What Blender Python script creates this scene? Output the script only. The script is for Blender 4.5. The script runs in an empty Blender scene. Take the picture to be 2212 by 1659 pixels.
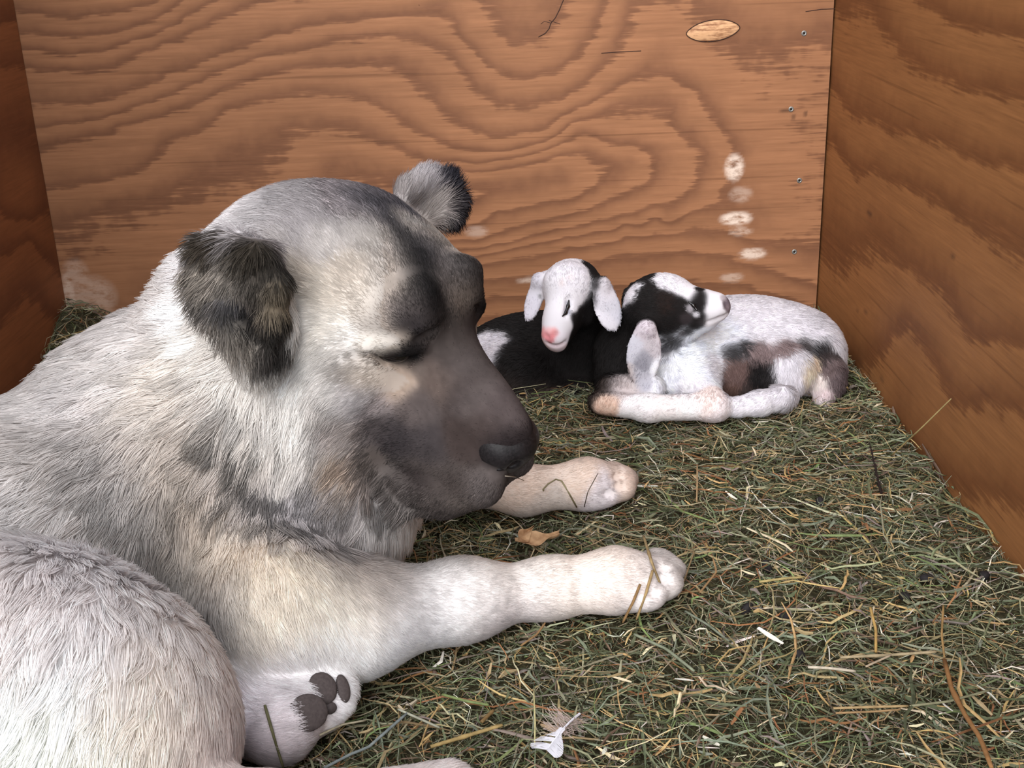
import bpy, math, random
import numpy as np
from mathutils import Matrix, Vector
from mathutils.bvhtree import BVHTree
from mathutils.kdtree import KDTree

scene = bpy.context.scene
COL = scene.collection
rng = np.random.default_rng(7)

# ---------------------------------------------------------------- camera
F = 2653.0
CX, CY = 1106.0, 829.5
CAMH = 0.6421
_down = np.array([240.0, 6792.0, F]); _down /= np.linalg.norm(_down)
_fw = np.array([-36.0, -1035.5, F]); _fw -= _down * (_fw @ _down); _fw /= np.linalg.norm(_fw)
_rt = np.cross(_down, _fw)
RC = np.stack([_rt, _fw, -_down])          # world = RC @ (right, down, forward)
CAM = np.array([0.0, 0.0, CAMH])
cam_data = bpy.data.cameras.new('camera')
cam_data.sensor_width = 36.0
cam_data.lens = F / 2212.0 * 36.0
cam_data.clip_start = 0.02
cam = bpy.data.objects.new('camera', cam_data)
COL.objects.link(cam)
m = Matrix.Identity(4)
for i in range(3):
    m[i][0] = RC[i, 0]; m[i][1] = -RC[i, 1]; m[i][2] = -RC[i, 2]; m[i][3] = CAM[i]
cam.matrix_world = m
scene.camera = cam

# ---------------------------------------------------------------- light
world = bpy.data.worlds.new('overcast_sky'); scene.world = world
world.use_nodes = True
bg = world.node_tree.nodes['Background']
bg.inputs[0].default_value = (0.85, 0.915, 1.0, 1)
bg.inputs[1].default_value = 1.5
sun_d = bpy.data.lights.new('hazy_sun', 'SUN')
sun_d.energy = 3.6; sun_d.angle = math.radians(50); sun_d.color = (1.0, 0.975, 0.95)
sun = bpy.data.objects.new('hazy_sun', sun_d); COL.objects.link(sun)
sun.rotation_euler = Vector((0.24, 0.80, -0.55)).to_track_quat('-Z', 'Y').to_euler()

vs = scene.view_settings
vs.view_transform = 'Standard'; vs.look = 'None'; vs.gamma = 1.0; vs.exposure = 0.08
vs.use_curve_mapping = False
try:
    scene.cycles.max_bounces = 8; scene.cycles.diffuse_bounces = 5; scene.cycles.transmission_bounces = 5; scene.cycles.glossy_bounces = 2
    scene.cycles.use_denoising = True; scene.cycles.adaptive_threshold = 0.15; scene.cycles.adaptive_min_samples = 16
except Exception:
    pass

# ---------------------------------------------------------------- helpers
def ray(u, v):
    return RC @ np.array([(u - CX) / F, (v - CY) / F, 1.0])
def at(u, v, Y):
    r = ray(u, v); return r * (Y / r[1]) + CAM
def atz(u, v, z):
    r = ray(u, v); return r * ((z - CAMH) / r[2]) + CAM
def atx(u, v, X):
    r = ray(u, v); return r * (X / r[0]) + CAM
def proj(P):
    q = (np.asarray(P, float) - CAM) @ RC
    return q[..., :2] / q[..., 2:] * F + np.array([CX, CY])
def lin(c):
    c = np.asarray(c, float) / 255.0
    return np.where(c <= 0.04045, c / 12.92, ((c + 0.055) / 1.055) ** 2.4)
def lin4(c):
    return tuple(lin(c)) + (1.0,)

def new_obj(name, data, parent=None, label=None, cat=None, group=None, kind=None):
    o = bpy.data.objects.new(name, data); COL.objects.link(o)
    if parent is not None: o.parent = parent
    if label: o['label'] = label
    if cat: o['category'] = cat
    if group: o['group'] = group
    if kind: o['kind'] = kind
    return o

def mesh_np(name, V, Fq, mat, smooth=True):
    """V (n,3); Fq (m,3|4)"""
    V = np.asarray(V, np.float32); Fq = np.asarray(Fq, np.int32)
    me = bpy.data.meshes.new(name)
    n, k = Fq.shape
    me.vertices.add(len(V)); me.vertices.foreach_set('co', V.ravel())
    me.loops.add(n * k); me.loops.foreach_set('vertex_index', Fq.ravel())
    me.polygons.add(n)
    me.polygons.foreach_set('loop_start', np.arange(0, n * k, k, dtype=np.int32))
    me.polygons.foreach_set('loop_total', np.full(n, k, np.int32))
    me.polygons.foreach_set('use_smooth', np.full(n, smooth, bool))
    me.update(calc_edges=True)
    if mat is not None: me.materials.append(mat)
    return me

def set_col(me, name, C):
    C = np.asarray(C, np.float32)
    if C.shape[1] == 3: C = np.concatenate([C, np.ones((len(C), 1), np.float32)], 1)
    a = me.attributes.new(name, 'FLOAT_COLOR', 'POINT')
    a.data.foreach_set('color', C.ravel())
def set_float(me, name, C):
    a = me.attributes.new(name, 'FLOAT', 'POINT')
    a.data.foreach_set('value', np.asarray(C, np.float32).ravel())

class NT:
    """tiny node-tree builder"""
    def __init__(self, name):
        self.m = bpy.data.materials.new(name); self.m.use_nodes = True
        self.t = self.m.node_tree; self.t.nodes.clear()
        self.out = self.t.nodes.new('ShaderNodeOutputMaterial')
    def n(self, typ, **kw):
        nd = self.t.nodes.new(typ)
        for k, v in kw.items():
            if k.startswith('i_'):
                nd.inputs[int(k[2:])].default_value = v
            else:
                setattr(nd, k, v)
        return nd
    def l(self, a, b):
        self.t.links.new(a, b)
    def math(self, op, a, b=None, clamp=False):
        nd = self.t.nodes.new('ShaderNodeMath'); nd.operation = op; nd.use_clamp = clamp
        for i, x in enumerate((a, b)):
            if x is None: continue
            if isinstance(x, (int, float)): nd.inputs[i].default_value = x
            else: self.l(x, nd.inputs[i])
        return nd.outputs[0]
    def ramp(self, fac, stops):
        nd = self.t.nodes.new('ShaderNodeValToRGB')
        e = nd.color_ramp.elements
        while len(e) < len(stops): e.new(0.5)
        for x, (p, c) in zip(e, stops):
            x.position = p; x.color = c
        self.l(fac, nd.inputs[0]); return nd.outputs[0]
    def mix(self, fac, a, b, blend='MIX'):
        nd = self.t.nodes.new('ShaderNodeMix'); nd.data_type = 'RGBA'; nd.blend_type = blend
        for sock, x in ((nd.inputs[0], fac), (nd.inputs[6], a), (nd.inputs[7], b)):
            if isinstance(x, (int, float)): sock.default_value = x
            elif isinstance(x, tuple): sock.default_value = x
            else: self.l(x, sock)
        return nd.outputs[2]
    def bsdf(self, col, rough=0.8, spec=0.2, normal=None):
        b = self.t.nodes.new('ShaderNodeBsdfPrincipled')
        if isinstance(col, tuple): b.inputs['Base Color'].default_value = col
        else: self.l(col, b.inputs['Base Color'])
        b.inputs['Roughness'].default_value = rough
        b.inputs['Specular IOR Level'].default_value = spec
        if normal is not None: self.l(normal, b.inputs['Normal'])
        self.l(b.outputs[0], self.out.inputs[0]); return b
    def noise(self, vec, scale, detail=4, rough=0.55):
        nd = self.t.nodes.new('ShaderNodeTexNoise')
        nd.inputs['Scale'].default_value = scale; nd.inputs['Detail'].default_value = detail
        nd.inputs['Roughness'].default_value = rough
        if vec is not None: self.l(vec, nd.inputs['Vector'])
        return nd.outputs[0]
    def mapping(self, scale=(1, 1, 1), loc=(0, 0, 0)):
        tc = self.t.nodes.new('ShaderNodeTexCoord')
        mp = self.t.nodes.new('ShaderNodeMapping')
        mp.inputs['Scale'].default_value = scale; mp.inputs['Location'].default_value = loc
        self.l(tc.outputs['Object'], mp.inputs[0]); return mp.outputs[0]
    def attr(self, name):
        nd = self.t.nodes.new('ShaderNodeAttribute'); nd.attribute_name = name; return nd
    def bump(self, h, strength=0.3, dist=0.002):
        nd = self.t.nodes.new('ShaderNodeBump'); nd.inputs['Strength'].default_value = strength
        nd.inputs['Distance'].default_value = dist; self.l(h, nd.inputs['Height']); return nd.outputs[0]

def plain_mat(name, rgb, rough=0.8, spec=0.2, var=0.12, scale=60):
    t = NT(name); n = t.noise(t.mapping(), scale)
    c = lin(rgb)
    lo = tuple(c * (1 - var)) + (1,); hi = tuple(np.minimum(c * (1 + var), 1)) + (1,)
    t.bsdf(t.ramp(n, [(0.3, lo), (0.7, hi)]), rough, spec)
    return t.m

# value noise in numpy (3-D, smooth)
def vnoise(P, scale, seed=0):
    P = np.asarray(P, float) * scale + seed * 17.31
    i = np.floor(P).astype(np.int64); f = P - i; f = f * f * (3 - 2 * f)
    def h(a, b, c):
        n = (a * 374761393 + b * 668265263 + c * 1274126177) & 0xFFFFFFFF
        n = ((n ^ (n >> 13)) * 1274126177) & 0xFFFFFFFF
        n = ((n ^ (n >> 16)) * 2246822519) & 0xFFFFFFFF
        return (n & 0xFFFF) / 65535.0
    r = 0
    for dx in (0, 1):
        wx = f[:, 0] if dx else 1 - f[:, 0]
        for dy in (0, 1):
            wy = f[:, 1] if dy else 1 - f[:, 1]
            for dz in (0, 1):
                wz = f[:, 2] if dz else 1 - f[:, 2]
                r = r + wx * wy * wz * h(i[:, 0] + dx, i[:, 1] + dy, i[:, 2] + dz)
    return r

# ---------------------------------------------------------------- the plywood stall
XL, XR, YB = -0.717, 0.503, 1.908
ZTOP = 1.15
def tps(P, L, Q, reg=1e-3):
    """thin-plate spline through control points"""
    P = np.asarray(P, float); L = np.asarray(L, float); Q = np.asarray(Q, float)
    mu = P.mean(0); s = P.std(); P = (P - mu) / s; Q = (Q - mu) / s
    def U(d2): return np.where(d2 > 1e-12, d2 * np.log(np.maximum(d2, 1e-12)), 0)
    n = len(P)
    K = U(((P[:, None] - P[None]) ** 2).sum(-1)) + reg * np.eye(n)
    A = np.concatenate([np.ones((n, 1)), P], 1)
    M = np.block([[K, A], [A.T, np.zeros((3, 3))]])
    w = np.linalg.solve(M, np.concatenate([L, np.zeros(3)]))
    out = np.zeros(len(Q))
    for s0 in range(0, len(Q), 20000):
        q = Q[s0:s0 + 20000]
        out[s0:s0 + 20000] = U(((q[:, None] - P[None]) ** 2).sum(-1)) @ w[:n] + w[n] + q @ w[n + 1:]
    return out

def densify(poly, step=45.0):
    out = []
    for a, b in zip(poly[:-1], poly[1:]):
        a = np.array(a, float); b = np.array(b, float)
        k = max(1, int(np.linalg.norm(b - a) / step))
        for i in range(k): out.append(a + (b - a) * i / k)
    out.append(np.array(poly[-1], float)); return out

# year-ring lines of the back sheet (traced on the sheet; level counts rings)
BACK_RINGS = [
 (0, [(45,30),(150,45),(280,30),(350,0)]),
 (2, [(55,75),(150,85),(250,75),(350,40),(400,0)]),
 (4, [(60,115),(140,125),(220,115),(330,80),(430,30),(480,0)]),
 (6, [(65,150),(150,160),(220,155),(300,120),(420,70),(520,30),(600,0)]),
 (7, [(75,200),(200,200),(330,160),(450,110),(560,65),(700,30),(850,20),(960,0)]),
 (9, [(85,265),(220,250),(350,200),(480,140),(600,100),(750,70),(860,65),(940,75),(990,110),(1040,170),(1120,205),(1220,190),(1290,130),(1330,60),(1350,0)]),
 (7, [(970,0),(1010,70),(1070,130),(1150,150),(1220,120),(1270,50),(1290,0)]),
 (5.2, [(1080,0),(1130,40),(1180,0)]),
 (11, [(90,298),(200,275),(350,235),(460,190),(560,150),(700,120),(850,115),(920,150),(960,200),(1020,250),(1090,275),(1180,262),(1290,200),(1400,130)]),
 (13, [(1330,215),(1395,202),(1458,206),(1471,223),(1480,258),(1523,300),(1544,335),(1536,370),(1500,430),(1437,468),(1330,485),(1200,505),(1050,540)]),
 (15, [(1244,279),(1330,300),(1394,309),(1437,326),(1441,365),(1415,404),(1351,434),(1265,464),(1158,494),(1029,528)]),
 (17, [(960,365),(1060,362),(1150,345),(1240,322),(1287,326),(1364,335),(1364,361),(1330,395),(1265,430),(1179,451),(1072,472)]),
 (19, [(980,392),(1093,382),(1215,362)]),
 (11, [(1437,107),(1458,150),(1523,180),(1557,236),(1587,275),(1613,309),(1605,365),(1605,430),(1630,494)]),
 (10, [(1720,120),(1720,300),(1740,450)]),
 (9, [(1600,20),(1700,60)]),
 (11, [(1020,558),(1158,532),(1287,507),(1415,472),(1501,464),(1560,470)]),
 (9, [(1020,588),(1158,567),(1330,528),(1458,515),(1587,520),(1716,558),(1760,571)]),
 (7, [(1029,623),(1200,610),(1330,580),(1500,563),(1630,593),(1760,636)]),
 (5, [(1030,660),(1300,640),(1600,630),(1760,680)]),
 (13, [(104,389),(226,371),(316,335),(362,280),(430,262),(497,217),(565,199),(655,181),(768,185),(859,226),(927,280),(995,307),(1080,320),(1180,298)]),
 (15, [(130,450),(330,400),(500,300),(640,250),(760,255),(860,300),(940,335),(1020,345),(1120,333)]),
 (16, [(200,560),(400,450),(600,400)]),
 (17, [(300,620),(560,480),(723,335)]),
]
RIGHT_RINGS = [
 (0, [(1960,0),(2060,70),(2212,100)]),
 (1, [(1880,0),(1921,70),(1986,141),(2084,179),(2212,190)]),
 (2, [(1829,206),(1910,239),(2003,271),(2084,309),(2212,342)]),
 (3, [(1813,271),(1856,325),(1921,347),(1975,353),(2084,396),(2212,434)]),
 (4, [(1813,374),(1894,401),(1975,461),(2073,532),(2111,597),(2212,640)]),
 (5, [(1800,620),(1870,586),(1950,600),(2030,650),(2100,760)]),
 (6, [(1900,760),(1960,690),(2010,760),(2060,860)]),
 (7, [(1950,860),(1980,930),(2080,1010),(2212,1040)]),
 (6, [(2120,860),(2212,880)]),
]

def ply_mat(name, light, dark, seed, axis, fine=1.0, rag=1.0):
    """weathered plywood: ring bands from the sheet's 'grain' attribute, fine checks, wear"""
    t = NT(name)
    st = {0: (5, 60, 90), 1: (60, 5, 90)}[axis]
    vec = t.mapping(st, (seed, seed * 2, 0))
    fib = t.noise(vec, 1.3, 3, 0.65)
    vec2 = t.mapping((1, 1, 1), (seed * 3, 0, seed))
    big = t.noise(vec2, 5.0, 1)
    wob = t.noise(vec2, 34.0, 2, 0.6)
    tick = t.noise(t.mapping({0: (16, 60, 300), 1: (60, 16, 300)}[axis], (seed * 7, 1, 2)), 1.0, 2, 0.6)
    g = t.attr('grain').outputs['Fac']
    ph = t.math('ADD', g, t.math('MULTIPLY', t.math('SUBTRACT', wob, 0.5), 0.9 * rag))
    ph = t.math('ADD', ph, t.math('MULTIPLY', t.math('SUBTRACT', fib, 0.5), 0.6 * rag))
    ph = t.math('ADD', ph, t.math('MULTIPLY', t.math('SUBTRACT', tick, 0.5), 1.0 * rag))
    fr = t.math('FRACT', t.math('MULTIPLY', ph, 0.5 * fine))
    band = t.ramp(fr, [(0.0, (0.0,) * 3 + (1,)), (0.34, (0.12,) * 3 + (1,)), (0.56, (0.5,) * 3 + (1,)), (0.76, (0.95,) * 3 + (1,)), (0.87, (0.8,) * 3 + (1,)), (0.97, (0.0,) * 3 + (1,))])
    L = np.array(lin(light)); D = np.array(lin(dark))
    col = t.mix(band, tuple(L) + (1,), tuple(D) + (1,))
    # broad tone drift of the veneer
    col = t.mix(t.math('MULTIPLY', t.math('SUBTRACT', big, 0.35, True), 0.4), col, tuple(L * 0.80 + D * 0.12) + (1,))
    f2 = t.ramp(fib, [(0.25, (0.80, 0.78, 0.76, 1)), (0.75, (1.13, 1.12, 1.10, 1))])
    col = t.mix(0.85, col, f2, 'MULTIPLY')
    tk = t.ramp(tick, [(0.25, (0.84, 0.83, 0.82, 1)), (0.75, (1.14, 1.15, 1.16, 1))])
    col = t.mix(0.9, col, tk, 'MULTIPLY')
    # thin dark checks along the face grain
    ck = t.noise(t.mapping({0: (2.2, 60, 150), 1: (60, 2.2, 150)}[axis], (seed * 5, 3, 1)), 1.0, 1, 0.5)
    ckm = t.ramp(ck, [(0.24, (0.72, 0.70, 0.68, 1)), (0.31, (1, 1, 1, 1))])
    col = t.mix(0.8, col, ckm, 'MULTIPLY')
    # pale scuffs
    sc = t.attr('scuff').outputs['Fac']
    scn = t.noise(t.mapping({0: (30, 60, 70), 1: (60, 30, 70)}[axis]), 1.6, 3, 0.7)
    scm = t.math('MULTIPLY', sc, t.ramp(scn, [(0.28, (0, 0, 0, 1)), (0.55, (1, 1, 1, 1))]))
    col = t.mix(scm, col, lin4((232, 212, 196)))
    dk = t.attr('stain').outputs['Fac']
    col = t.mix(dk, col, lin4((58, 40, 30)))
    t.bsdf(col, 0.62, 0.25, t.bump(t.noise(vec, 1.3, 2, 0.6), 0.25, 0.0012))
    return t.m

def sheet(name, origin, du, dv, nu, nv, thick, mat, rings, inv, scuffs=(), stains=(), default=None):
    """a plywood sheet: subdivided front face + edges, ring field on its points"""
    origin = np.array(origin, float); du = np.array(du, float); dv = np.array(dv, float)
    a = np.linspace(0, 1, nu); b = np.linspace(0, 1, nv)
    A, B = np.meshgrid(a, b)
    V = origin + A.reshape(-1, 1) * du + B.reshape(-1, 1) * dv
    idx = np.arange(nu * nv).reshape(nv, nu)
    Fq = np.stack([idx[:-1, :-1], idx[:-1, 1:], idx[1:, 1:], idx[1:, :-1]], -1).reshape(-1, 4)
    nrm = np.cross(du, dv); nrm /= np.linalg.norm(nrm)
    k = len(V)
    back = np.array([origin, origin + du, origin + du + dv, origin + dv]) - nrm * thick
    V2 = np.concatenate([V, back])
    V2f = [list(V2), list(Fq)]
    c0, c1, c2, c3 = idx[0, 0], idx[0, -1], idx[-1, -1], idx[-1, 0]
    ex = [(k + 3, k + 2, k + 1, k), (c1, c0, k, k + 1), (c2, c1, k + 1, k + 2), (c3, c2, k + 2, k + 3), (c0, c3, k + 3, k)]
    Fall = np.concatenate([Fq, np.array(ex)])
    me = mesh_np(name, V2, Fall, mat, smooth=False)
    UV = proj(V2)
    P = []; L = []
    for lv, poly in rings:
        for q in densify(poly): P.append(inv(*q)); L.append(lv)
    P = np.array(P)
    ax = [i for i in range(3) if abs(nrm[i]) < 0.5]
    g = tps(P[:, ax], L, V2[:, ax], 3e-3)
    lo, hi = min(L) - 6, max(L) + 6
    g = np.clip(g, lo, hi)
    set_float(me, 'grain', g)
    s = np.zeros(len(V2))
    for (u, v, ru, rv, w) in scuffs:
        c = inv(u, v); sc = np.linalg.norm(inv(u + 10, v) - c) / 10; sv = np.linalg.norm(inv(u, v + 10) - c) / 10
        d = V2 - c
        hu = d @ (du / np.linalg.norm(du)); hv = d @ (dv / np.linalg.norm(dv))
        s = np.maximum(s, w * np.clip(1.5 * (1 - (hu / (ru * sc)) ** 2 - (hv / (rv * sv)) ** 2), 0, 1))
    set_float(me, 'scuff', s)
    s = np.zeros(len(V2))
    for (u, v, ru, rv, w) in stains:
        c = inv(u, v); sc = np.linalg.norm(inv(u + 10, v) - c) / 10; sv = np.linalg.norm(inv(u, v + 10) - c) / 10
        d = V2 - c
        hu = d @ (du / np.linalg.norm(du)); hv = d @ (dv / np.linalg.norm(dv))
        s = np.maximum(s, w * np.clip(1.3 * (1 - (hu / (ru * sc)) ** 2 - (hv / (rv * sv)) ** 2), 0, 1))
    set_float(me, 'stain', s)
    return me

Z0 = -0.06
M_BACK = ply_mat('back_plywood', (157, 110, 78), (119, 80, 57), 1.0, 0)
M_RIGHT = ply_mat('right_plywood', (147, 99, 59), (112, 69, 39), 4.0, 1, 1.6, 0.45)
M_LEFT = ply_mat('left_plywood', (134, 82, 50), (104, 60, 37), 9.0, 1, 1.2, 0.6)
inv_back = lambda u, v: at(u, v, YB)
inv_right = lambda u, v: atx(u, v, XR)
inv_left = lambda u, v: atx(u, v, XL)
me = sheet('wall_back', (XL - 0.03, YB, Z0), (XR - XL + 0.027, 0, 0), (0, 0, ZTOP - Z0), 420, 300, 0.018, M_BACK, BACK_RINGS, inv_back,
           scuffs=[(1586, 362, 24, 34, .9), (1590, 472, 40, 17, .95), (1625, 548, 34, 14, .8), (1600, 500, 30, 10, .5), (165, 600, 34, 46, .3), (200, 640, 60, 50, .3), (150, 640, 16, 60, .5), (1030, 500, 30, 14, .3), (1150, 605, 40, 8, .5), (1580, 600, 30, 12, .4), (1600, 420, 30, 20, .3)],
           stains=[(1700, 238, 20, 5, .7), (1714, 252, 7, 8, .5), (1740, 246, 5, 5, .8)])
wall_back = new_obj('wall_back', me, kind='structure', label='weathered plywood back sheet with wavy grain and a filled boat patch')
me = sheet('wall_right', (XR, YB - 0.003 + 0.018, Z0), (0, -(YB - 0.25), 0), (0, 0, ZTOP - Z0), 300, 220, 0.018, M_RIGHT, RIGHT_RINGS, inv_right,
           stains=[(1878, 462, 7, 8, .7), (2058, 556, 6, 6, .6), (1870, 672, 5, 6, .5), (1852, 672, 4, 4, .4), (1905, 820, 6, 10, .4)])
wall_right = new_obj('wall_right', me, kind='structure', label='orange brown plywood side sheet at the right of the stall')
LEFT_RINGS = [(0, [(0, 60), (40, 60)]), (3, [(0, 300), (90, 300)]), (2, [(20, 420), (60, 440)]), (5, [(0, 560), (60, 520), (120, 600)]), (7, [(0, 780), (60, 700), (120, 740)])]
me = sheet('wall_left', (XL, 0.6, Z0), (0, YB - 0.6 - 0.002, 0), (0, 0, ZTOP - Z0), 260, 200, 0.018, M_LEFT, LEFT_RINGS, inv_left)
wall_left = new_obj('wall_left', me, kind='structure', label='dark red brown plywood side sheet at the left edge')

def box_mesh(name, x0, x1, y0, y1, z0, z1, mat):
    V = [(x, y, z) for x in (x0, x1) for y in (y0, y1) for z in (z0, z1)]
    Fq = [(0, 1, 3, 2), (4, 6, 7, 5), (0, 4, 5, 1), (2, 3, 7, 6), (0, 2, 6, 4), (1, 5, 7, 3)]
    return mesh_np(name, V, Fq, mat, smooth=False)
M_ADDED_POST = plain_mat('added_post_lumber', (120, 88, 60))  # posts added out of view so no sky light leaks through the joints
o = new_obj('added_post_1', box_mesh('added_post_1', XR - 0.04, XR + 0.05, YB + 0.019, YB + 0.06, Z0, ZTOP, M_ADDED_POST), kind='structure', label='added backing post blocking sky light behind the right corner joint')
o = new_obj('added_post_2', box_mesh('added_post_2', XL - 0.06, XL + 0.03, YB + 0.019, YB + 0.06, Z0, ZTOP, M_ADDED_POST), kind='structure', label='added backing post blocking sky light behind the left corner joint')
# ---------------------------------------------------------------- fittings on the back sheet
def revolve(name, prof, mat, n=16, axis='y'):
    """lathe: prof = [(r, h)] ; axis along -y (towards the camera)"""
    V = []; Fq = []
    for r, h in prof:
        for i in range(n):
            a = 2 * math.pi * i / n
            V.append((r * math.cos(a), -h, r * math.sin(a)))
    for j in range(len(prof) - 1):
        for i in range(n):
            Fq.append((j * n + i, j * n + (i + 1) % n, (j + 1) * n + (i + 1) % n, (j + 1) * n + i))
    return mesh_np(name, V, Fq, mat)
M_ZINC = NT('zinc_screw'); M_ZINC.bsdf(lin4((150, 150, 146)), 0.45, 0.5).inputs['Metallic'].default_value = 0.7; M_ZINC = M_ZINC.m
M_BLACK = plain_mat('dark_recess', (30, 26, 24))
screw_me = revolve('screw', [(0.0001, -0.0015), (0.0012, -0.0016), (0.0016, 0.0006), (0.0036, 0.0008), (0.0042, 0.0002), (0.0044, -0.001)], M_ZINC)
rec_me = revolve('recess', [(0.0001, 0.0007), (0.0014, 0.0008), (0.0017, 0.0001)], M_BLACK, 8)
for (u, v) in [(1737, 72), (1709, 236), (1727, 390), (1716, 544)]:
    p = at(u, v, YB)
    s = new_obj('screw', screw_me, wall_back); s.location = p
    r_ = new_obj('recess', rec_me, s)

# boat-shaped veneer patch
def patch_mesh():
    t = NT('patch_veneer'); n1 = t.noise(t.mapping((18, 60, 120)), 1.4, 6, 0.7)
    c = t.ramp(n1, [(0.30, lin4((70, 52, 46))), (0.42, lin4((150, 104, 72))), (0.55, lin4((216, 170, 128))), (0.8, lin4((196, 146, 104)))])
    t.bsdf(c, 0.6, 0.25)
    n = 40; V = [(0, 0, 0)]; Fq = []
    W, Hh = 0.040, 0.0155
    for ring, (sc, dy) in enumerate([(0.9, 0.0), (1.0, 0.0012)]):
        for i in range(n):
            a = 2 * math.pi * i / n
            x = math.cos(a); z = math.sin(a) * (1 - 0.25 * abs(math.cos(a)) ** 3)
            V.append((x * W * sc, dy, z * Hh * sc + x * 0.003))
    for i in range(n):
        j = (i + 1) % n
        Fq.append((0, 1 + i, 1 + j, 1 + j)); Fq.append((1 + i, 1 + n + i, 1 + n + j, 1 + j))
    V = np.array(V)
    tri = [(0, 1 + i, 1 + (i + 1) % n) for i in range(n)] + [q for i in range(n) for q in ((1 + i, 1 + n + i, 1 + n + (i + 1) % n), (1 + i, 1 + n + (i + 1) % n, 1 + (i + 1) % n))]
    return mesh_np('boat_patch', V, tri, t.m)
pt = new_obj('boat_patch', patch_mesh(), wall_back, label='boat shaped filler patch in the plywood'); pt.location = at(1540, 66, YB) + np.array([0, -0.0013, 0])
def line_tube(name, P, rad, mat, k=4):
    """thin tube along a polyline with a radius per point"""
    P = np.asarray(P, float); n = len(P); rad = np.broadcast_to(rad, (n,))
    T = np.gradient(P, axis=0); T /= np.linalg.norm(T, axis=1, keepdims=True) + 1e-12
    ref = np.array([0, 0, 1.0]) if abs(T[0, 2]) < 0.8 else np.array([1.0, 0, 0])
    A = np.cross(T, ref); A /= np.linalg.norm(A, axis=1, keepdims=True); B = np.cross(T, A)
    V = []
    for i in range(n):
        for j in range(k):
            a = 2 * math.pi * j / k
            V.append(P[i] + rad[i] * (math.cos(a) * A[i] + math.sin(a) * B[i]))
    Fq = [(i * k + j, i * k + (j + 1) % k, (i + 1) * k + (j + 1) % k, (i + 1) * k + j) for i in range(n - 1) for j in range(k)]
    V += [P[0], P[-1]]
    Fq += [(j, j, (j + 1) % k, n * k) for j in range(0)]
    return mesh_np(name, V, Fq, mat)
M_CRACK = plain_mat('patch_outline', (62, 44, 38))
W, Hh = 0.040, 0.0155
rim = [(math.cos(a) * W, -0.0001, math.sin(a) * (1 - 0.25 * abs(math.cos(a)) ** 3) * Hh + math.cos(a) * 0.003) for a in np.linspace(0, 2 * math.pi, 49)]
new_obj('patch_seam', line_tube('patch_seam', rim, 0.0006, M_CRACK), pt)
for poly, rr in (([(1217, 0), (1208, 22), (1200, 38), (1190, 50), (1186, 62), (1178, 72), (1163, 80)], 0.0007), ([(1190, 50), (1176, 46), (1168, 52)], 0.0004), ([(1186, 44), (1210, 52)], 0.0004),
                 ([(1299, 115), (1340, 112), (1385, 110)], 0.0006), ([(1740, 25), (1775, 20), (1803, 19)], 0.0006), ([(905, 10), (905, 11), (906, 12)], 0.0003)):
    P = np.array([at(u, v, YB - 0.0001) for u, v in poly])
    new_obj('crack', line_tube('crack', P, rr, M_CRACK), wall_back)

# ---------------------------------------------------------------- litter bed
def hay_h(x, y):
    x = np.asarray(x, float); y = np.asarray(y, float)
    P = np.stack([x, y, 0 * x], -1).reshape(-1, 3)
    n = (vnoise(P, 5.0, 1) - .5) * 0.022 + (vnoise(P, 14.0, 2) - .5) * 0.010
    h = n.reshape(x.shape)
    h = h + 0.075 * np.exp(-((x - XL) / 0.11) ** 2 - ((y - YB) / 0.13) ** 2)      # heaped in the left corner
    h = h + 0.022 * np.exp(-((x - XR) / 0.05) ** 2 - ((y - YB) / 0.2) ** 2)
    h = h + 0.012 * np.exp(-((y - 1.56) / 0.05) ** 2 - ((x - 0.02) / 0.07) ** 2)
    return h - 0.006
nx, ny = 120, 170
gx = np.linspace(XL - 0.01, XR + 0.01, nx); gy = np.linspace(0.2, YB + 0.01, ny)
GX, GY = np.meshgrid(gx, gy)
V = np.stack([GX, GY, hay_h(GX, GY) - 0.008], -1).reshape(-1, 3)
idx = np.arange(nx * ny).reshape(ny, nx)
Fq = np.stack([idx[:-1, :-1], idx[:-1, 1:], idx[1:, 1:], idx[1:, :-1]], -1).reshape(-1, 4)
t = NT('packed_litter'); n1 = t.noise(t.mapping(), 160, 6, 0.7)
t.bsdf(t.ramp(n1, [(0.3, lin4((34, 31, 24))), (0.5, lin4((64, 60, 44))), (0.7, lin4((96, 90, 64)))]), 0.95, 0.05, t.bump(n1, 0.8, 0.004))
floor = new_obj('floor', mesh_np('floor', V, Fq, t.m), kind='structure', label='packed dark litter under the hay')

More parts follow.
